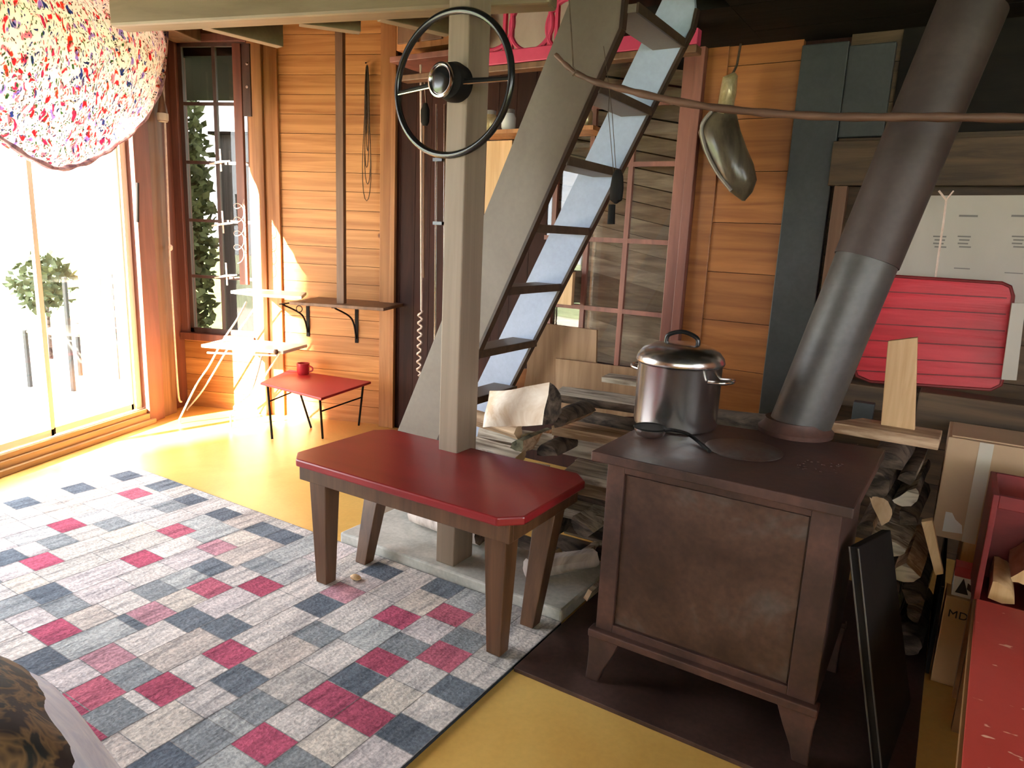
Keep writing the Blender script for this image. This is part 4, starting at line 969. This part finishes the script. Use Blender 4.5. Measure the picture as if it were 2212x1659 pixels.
tag(MB().prism([aS(1990, 1128, 2.40), aS(2014, 1124, 2.40), aS(2038, 1240, 2.36), aS(2020, 1243, 2.36)], (0, .03, 0)).build('wood_stick', 'new_pine', bevel=.001), 'flat tan stick leaning against the right hand log pile', 'stick')
# planks on top of it
a, d = aS(1786, 938, 2.42), aS(2034, 930, 2.42)
zt2 = aS(1900, 952, 2.40).z
o = MB().prism([(aS(1783, 950, 2.40).x, 2.40, zt2), (aS(2030, 950, 2.40).x, 2.40, zt2), (aS(2036, 930, 2.56).x, 2.54, zt2), (aS(1860, 930, 2.56).x, 2.54, zt2)], (0, 0, .034)).build('waney_plank', ['split_face'], bevel=.003)
tag(o, 'short plank with a bark edge lying across the pile behind the stove', 'plank')
zt3 = zt2 + .035
P = [aS(1903, 915, 2.47), aS(1978, 917, 2.47), aS(1982, 729, 2.47), aS(1918, 737, 2.47)]
dz = zt3 - min(P[0].z, P[1].z); P[0].z = zt3; P[1].z = zt3
tag(MB().prism(P, (0, .03, 0)).build('pine_plank', 'new_pine', bevel=.002), 'pale pine plank end standing upright in front of the red tray', 'plank')

# red tray, printed sheet, beams
sT = 3.02
c_ = [(1838, 842 - 60), (1852, 812), (1880, 824), (2140, 842), (2162, 832), (2170, 806), (2190, 640), (2184, 620), (2166, 612), (1930, 597), (1908, 600), (1896, 620)]
P = [aS(x, y, sT) for x, y in c_]
for q in P: q.y = sT + (q.z - P[1].z) * .10
t = thing('serving_tray', P[2], 'bright red painted board tray with rounded corners leaning against the back wall', 'tray')
MB().prism(P, (0, .018, 0)).build('tray_board', 'tray_red', t, bevel=.003)
MB().tube([q + V(0, -.002, 0) for q in P], .006, 8, closed=True).build('tray_rim', 'crate_red', t, smooth=True)
for yy in (641, 676, 712, 748, 784, 814):
    a, d = aS(1850, yy - 14, sT), aS(2176 - (yy - 641) * .06, yy + 4, sT); k_ = V(0, -.0035, 0)
    a.y = sT + (a.z - P[1].z) * .10; d.y = sT + (d.z - P[1].z) * .10
    MB().bar(a + k_, d + k_, .004, .004).build('groove', 'crate_red', t)
z_s = .02
sW = 3.30
P = [aS(1915, 423, sW), aS(2330, 421, sW), aS(2330, 690, sW), aS(1915, 690, sW)]
t = thing('printed_sheet', P[3], 'whitish insulation sheet with grey print standing behind the red tray', 'sheet')
MB().prism(P, (0, .02, 0)).build('sheet_board', 'white_sheet', t)
b = MB()
for x, y, w_, h_ in ((2092, 464, 40, 5), (2200, 464, 30, 5), (2078, 578, 34, 4), (2190, 588, 40, 4)):
    a, d = aS(x - w_ / 2, y, sW), aS(x + w_ / 2, y + h_, sW); b.box((a.x, sW - .002, d.z), (d.x, sW, a.z))
for x in (2030, 2083, 2200):
    for k in range(4):
        a, d = aS(x - 14 + (k % 2) * 3, 509 + k * 7.5, sW), aS(x + 14 - (k % 3) * 3, 513 + k * 7.5, sW); b.box((a.x, sW - .002, d.z), (d.x, sW, a.z))
tag(b.build('print', 'print_grey', t), kind='stuff')
a, d = aS(2042, 430, 3.2), aS(2022, 600, 3.2)
t = MB().tube([aS(2028, 412, 3.2), aS(2044, 432, 3.2), aS(2038, 480, 3.2), aS(2026, 560, 3.2), aS(2020, 604, 3.2)], .004, 6).tube([aS(2060, 412, 3.2), aS(2044, 432, 3.2)], .003, 6).build('string', 'cord_white', smooth=True); tag(t, 'white string hanging down in front of the printed sheet', 'string')
a, d = aS(1802, 306, 3.42), aS(2320, 402, 3.42)
tag(MB().box((a.x, 3.40, d.z), (d.x, 3.46, a.z)).build('wall_plank', 'old_beam', bevel=.004), 'wide dark knotty plank fixed along the wall above the printed sheet', 'plank')
a, d = aS(1806, 402, 3.42), aS(1834, 640, 3.42)
tag(MB().box((a.x, 3.38, .6), (aS(1834, 402, 3.42).x, 3.44, a.z - .002)).build('wall_batten', 'oak_post', bevel=.002), 'light brown upright batten between the grey board and the stove pipe', 'batten')
P = [aS(2186, 655, 2.95), aS(2216, 655, 2.95), aS(2196, 822, 2.95), aS(2163, 820, 2.95)]
tag(MB().prism(P, (0, .02, 0)).build('white_strip', 'white_sheet', bevel=.001), 'cream painted strip of wood leaning right of the red tray', 'strip')
for i, (y0_, y1_, x0_, lab) in enumerate(((846, 932, 1986, 'thick weathered timber lying behind the cardboard box'), (822, 872, 1790, 'brown squared timber behind the stove pipe under the red tray'))):
    a, d = aS(x0_, y0_, 2.98 - .1 * (1 - i)), aS(2330, y1_, 2.98 - .1 * (1 - i)); s_ = 2.98 - .1 * (1 - i)
    e = aS(x0_, y1_, s_)
    if i: d = aS(1985, y1_, s_)
    tag(MB().box((a.x, s_, e.z), (d.x, s_ + .12, a.z - .0)).build('timber', 'old_beam', bevel=.006), lab, 'timber')
a = aS(1868, 895, 2.9); tag(MB().box((a.x - .04, 2.86, a.z - .08), (a.x + .03, 2.9, a.z + .05)).build('grey_block', 'grey_board', bevel=.002), 'small grey painted block standing behind the flue pipe', 'block')

# cardboard box on a timber block
sC = 2.60
zb1_ = aS(2024, 1158, sC).z; zt1_ = aS(2038, 942, sC).z
xb = aS(2030, 1050, sC).x
t = thing('cardboard_box', (xb + .2, sC + .12, zb1_), 'taped brown cardboard box standing on a timber block right of the log pile', 'box')
MB().box((xb, sC, zb1_), (xb + .42, sC + .26, zt1_)).build('carton', 'cardboard', t, bevel=.003)
a, d = aS(2118, 950, sC), aS(2150, 950, sC)
MB().box((a.x, sC - .0015, zb1_ + .001), (d.x, sC, zt1_ - .001)).build('tape', 'tape', t)
a, d = aS(2043, 1105, sC), aS(2078, 1156, sC)
MB().prism([(a.x, sC, d.z), (d.x, sC, d.z + .005), (d.x - .005, sC, a.z - .035), (a.x + .03, sC, a.z - .02), (a.x + .018, sC, a.z), (a.x, sC, a.z)], (0, -.0015, 0)).build('shipping_label', 'white_label', t)
MB().box((xb + .01, sC + .02, zt1_), (xb + .40, sC + .24, zt1_ + .004)).build('flap', 'cardboard', t)
tag(MB().box((xb + .09, sC + .01, .0), (xb + .40, sC + .24, zb1_)).build('timber_block', 'new_pine', bevel=.004), 'sawn timber block carrying the cardboard box', 'block')
tag(MB().box((.086, 2.40, .0145), (.096, 2.94, .31)).build('side_sheet', 'black_metal', bevel=.001), 'dark upright sheet edging the hearth plate beside the tan carton', 'sheet')
# narrow carton with print and small red box on it
sM = 2.39
a, d = aS(2044, 1286, sM), aS(2014, 1472, sM)
t = thing('carton', (a.x + .1, sM + .05, 0), 'narrow upright tan carton printed MDF on the yellow floor beside the red table', 'carton')
MB().box((a.x, sM, .001), (a.x + .22, sM + .10, a.z)).build('panel', 'mdf', t, bevel=.002)
tc_ = bpy.data.curves.new('lettering', 'FONT'); tc_.body = 'MDF'; tc_.size = .034; tc_.extrude = .0006; tc_.space_character = 1.05
tmp = bpy.data.objects.new('lettering_source', tc_); C.objects.link(tmp); bpy.context.view_layer.update()
me_ = bpy.data.meshes.new_from_object(tmp.evaluated_get(bpy.context.evaluated_depsgraph_get())); bpy.data.objects.remove(tmp)
me_.materials.clear(); me_.materials.append(MATS['ink'])
to = bpy.data.objects.new('lettering', me_); C.objects.link(to); to.parent = t
bs = BASE[t.name][0]; q = aS(2046, 1330, sM); to.location = V(q.x, sM - .0015, q.z) - bs; to.rotation_euler = (math.radians(90), 0, 0)
za = a.z
a2 = aS(2066, 1222, sM + .02)
t = thing('small_box', (a2.x + .03, sM + .05, za), 'small red and white box with a black triangle mark on top of the tan carton', 'box')
MB().box((a2.x, sM + .015, za), (a2.x + .078, sM + .07, a2.z)).build('box_body', 'white_label', t, bevel=.001)
hh_ = a2.z - za
MB().box((a2.x - .0008, sM + .0135, a2.z - hh_ * .32), (a2.x + .079, sM + .0715, a2.z + .001)).build('red_band', 'bright_red', t)
MB().prism([(a2.x + .008, sM + .0135, za + .012), (a2.x + .042, sM + .0135, za + .012), (a2.x + .024, sM + .0135, za + hh_ * .66)], (0, -.001, 0)).prism([(a2.x + .036, sM + .0135, za + .030), (a2.x + .076, sM + .0135, za + .006), (a2.x + .076, sM + .0135, za + .024), (a2.x + .036, sM + .0135, za + .050)], (0, -.001, 0)).build('mark', 'ink', t)

# red table in the near right corner and crate of kindling
zT_ = .45
t = thing('red_table', (.6, 1.6, 0), 'low table with a chipped bright red top in the near right corner', 'table')
q0, q1 = Rf(2108, 1292, zT_), Rf(2062, 1659, zT_)
MB().prism([(q0.x, q0.y, zT_ - .03), (q1.x, q1.y - .25, zT_ - .03), (1.15, q1.y - .25, zT_ - .03), (1.15, q0.y, zT_ - .03)], (0, 0, .03)).build('table_top', 'table_red', t, bevel=.003)
MB().prism([(q0.x - .006, q0.y, zT_ - .034), (q1.x - .006, q1.y - .25, zT_ - .034), (q1.x + .001, q1.y - .25, zT_ - .034), (q0.x + .001, q0.y, zT_ - .034)], (0, 0, .030)).build('edge_strip', 'table_edge', t)
for x, y in ((q1.x + .12, q1.y - .2), (q0.x + .12, q0.y - .08), (1.08, q1.y - .2), (1.08, q0.y - .08)):
    MB().box((x, y, 0), (x + .045, y + .045, zT_ - .03)).build('leg', 'table_edge', t, bevel=.002)
cs = 2.13
a, d = aS(2146, 1068, cs), aS(2110, 1290, cs)
t = thing('wooden_crate', (a.x + .3, cs + .15, 0), 'open red painted crate filled with kindling behind the red table', 'crate')
cx0, cx1, cz0, cz1 = a.x, a.x + .42, .38, a.z
MB().box((cx0, cs, cz0), (cx0 + .014, cs + .24, cz1)).box((cx1 - .014, cs, cz0), (cx1, cs + .24, cz1)).box((cx0 + .014, cs + .226, cz0), (cx1 - .014, cs + .24, cz1)).box((cx0 + .014, cs, cz0), (cx1 - .014, cs + .226, cz0 + .014)).box((cx0 + .014, cs, cz1 - .035), (cx1 - .014, cs + .012, cz1)).build('crate_body', 'crate_red', t, bevel=.002)
for i, (x, y) in enumerate(((cx0 + .01, cs + .02), (cx1 - .04, cs + .02), (cx0 + .01, cs + .20), (cx1 - .04, cs + .20))): MB().box((x, y, 0), (x + .03, y + .03, cz0)).build('leg', 'table_edge', t)
random.seed(5)
kd_lab = ['kindling billet', 'kindling stick']
KR = [(.060, .0), (.155, .0), (.235, .0), (.315, .0), (.105, .066), (.185, .068), (.275, .066), (.20, .134), (.29, .132)]
for i, (dx, dz) in enumerate(KR):
    x, z, y = cx0 + dx, cz0 + .055 + dz, cs + .02 + .008 * (i % 3)
    row = 'bottom' if i < 4 else 'middle' if i < 7 else 'top'; k = i if i < 4 else i - 4 if i < 7 else i - 7
    log((x, y, z), (x + .006, y + .19, z + .006), .040, ('quarter', 'half', 'quarter')[i % 3], 'pale kindling piece in the red crate, %s row, %s from the left' % (row, ('first', 'second', 'third', 'fourth')[k]), 'kindling in the red crate', seed=120 + i, roll=i, face='cut_face', bark='new_pine', end='new_pine', cat='kindling', name='kindling')

# ================================================================== OUTSIDE
struct(MB().box((-40, -25, -.35), (30, 40, -.30)).build('ground', 'grass', frame='H'))
b = MB(); y = -1.5
while y < 6.4: b.box((-7.5, y, -.06), (XL - .13, y + .135, -.03)); y += .14
b.box((-7.5, -1.5, -.30), (XL - .14, 6.4, -.062)); struct(b.build('terrace', 'deck', frame='H'))
# garden chair, faint beyond the glass
t = thing('garden_chair', (-4.6, 4.3, -.03), 'dark framed garden chair standing on the bright terrace beyond the glass door', 'chair', 'H')
gx, gy = aX(160, 860, -4.6).x, aX(170, 860, -4.6).y
for dx, dy in ((-.2, -.25), (.2, -.25), (-.2, .25), (.2, .25)): MB().box((gx + dx - .012, gy + dy - .012, -.03), (gx + dx + .012, gy + dy + .012, .42 if dx < 0 else .85)).build('leg', 'grey_board', t)
for k in range(5): MB().box((gx - .2, gy - .25 + k * .11, .40), (gx + .2, gy - .17 + k * .11, .415)).build('seat_slat', 'deck', t)
for k in range(4): MB().box((gx + .19, gy - .26, .5 + k * .09), (gx + .205, gy + .26, .55 + k * .09)).build('back_slat', 'deck', t)
def foliage(c, rad, n, seed, size=.06):
    rnd = random.Random(seed); b = MB()
    for _ in range(n):
        d = V(rnd.gauss(0, 1), rnd.gauss(0, 1), rnd.gauss(0, 1)).normalized() * (rnd.random() ** .4)
        p = V(c) + V(d.x * rad[0], d.y * rad[1], d.z * rad[2]); u = V(rnd.gauss(0, 1), rnd.gauss(0, 1), rnd.gauss(0, 1)).normalized(); w = u.orthogonal().normalized(); s = size * rnd.uniform(.6, 1.3)
        b.add([p, p + u * s * .5 + w * s * .28, p + u * s, p + u * s * .5 - w * s * .28], [(0, 1, 2, 3)])
    return b
q = aX(95, 612, -5.6)
t = thing('shrub', (q.x, q.y, -.3), 'small leafy green shrub outside beyond the terrace', 'shrub', 'H')
foliage(q, (.22, .30, .28), 420, 3, .09).build('leaves', 'hedge', t)
MB().tube([(q.x, q.y, -.3), (q.x, q.y + .02, q.z)], [.02, .01], 8).build('stem', 'bark', t)
# what the back window looks on to: a shed wall and a hedge
hx = aY(395, 400, 6.6).x; hx2 = aY(468, 400, 6.6).x
zsd = aY(500, 292, 6.6).z
t = thing('shed', (hx2 + .8, 6.8, -.3), 'grey boarded shed beyond the back window', 'shed', 'H')
b = MB(); x = hx2
while x < hx2 + 2.4: b.box((x, 6.6, -.3), (x + .10, 6.63 + .02 * (int(x * 10) % 2), zsd)); x += .102
b.build('wall', 'siding', t)
MB().box((hx2 - .05, 6.56, zsd), (hx2 + 2.5, 8.2, zsd + .03)).build('roof', 'black_wood', t)
MB().box((hx2 + .0, 6.66, -.3), (hx2 + 2.4, 6.7, zsd)).build('back_lining', 'siding', t)
t = thing('hedge_bush', (hx - .1, 6.35, -.3), 'tall green hedge seen through the left panes of the back window', 'hedge', 'H')
foliage((hx + .12, 6.22, 1.25), (.46, .18, 1.75), 5200, 9, .11).build('leaves', 'hedge', t)
MB().tube([(hx - .1, 6.35, -.3), (hx - .1, 6.35, 1.5)], [.06, .03], 8).build('stem', 'bark', t)

t = thing('added_shade_tree', (-12, -13.45, -.3), 'unseen slender tree added to trim the sun through the glass door', 'tree', 'H')  # added out of view; crown shaped to cut the sun patch indoors
MB().lathe((-12, -13.45, 0), [(.3, 2), (.40, 3), (.44, 7.9), (.60, 8.8), (.56, 10.6), (.4, 12), (.05, 12.6)], 24).build('crown', 'hedge', t, smooth=True)
MB().tube([(-12, -13.45, -.3), (-12, -13.45, 2.2)], .2, 12).build('trunk', 'bark', t)
t = thing('added_shade_tree', (-12, -7.2, -.3), 'unseen broad tree added to keep the back shed in shade', 'tree', 'H')  # second added tree out of view, blocks the sun on shed and hedge
MB().lathe((-12, -7.2, 0), [(.3, 3), (1.4, 4), (1.7, 6), (1.7, 10), (1.2, 11.5), (.05, 12.6)], 24).build('crown', 'hedge', t, smooth=True)
MB().tube([(-12, -7.2, -.3), (-12, -7.2, 3.2)], .25, 12).build('trunk', 'bark', t)
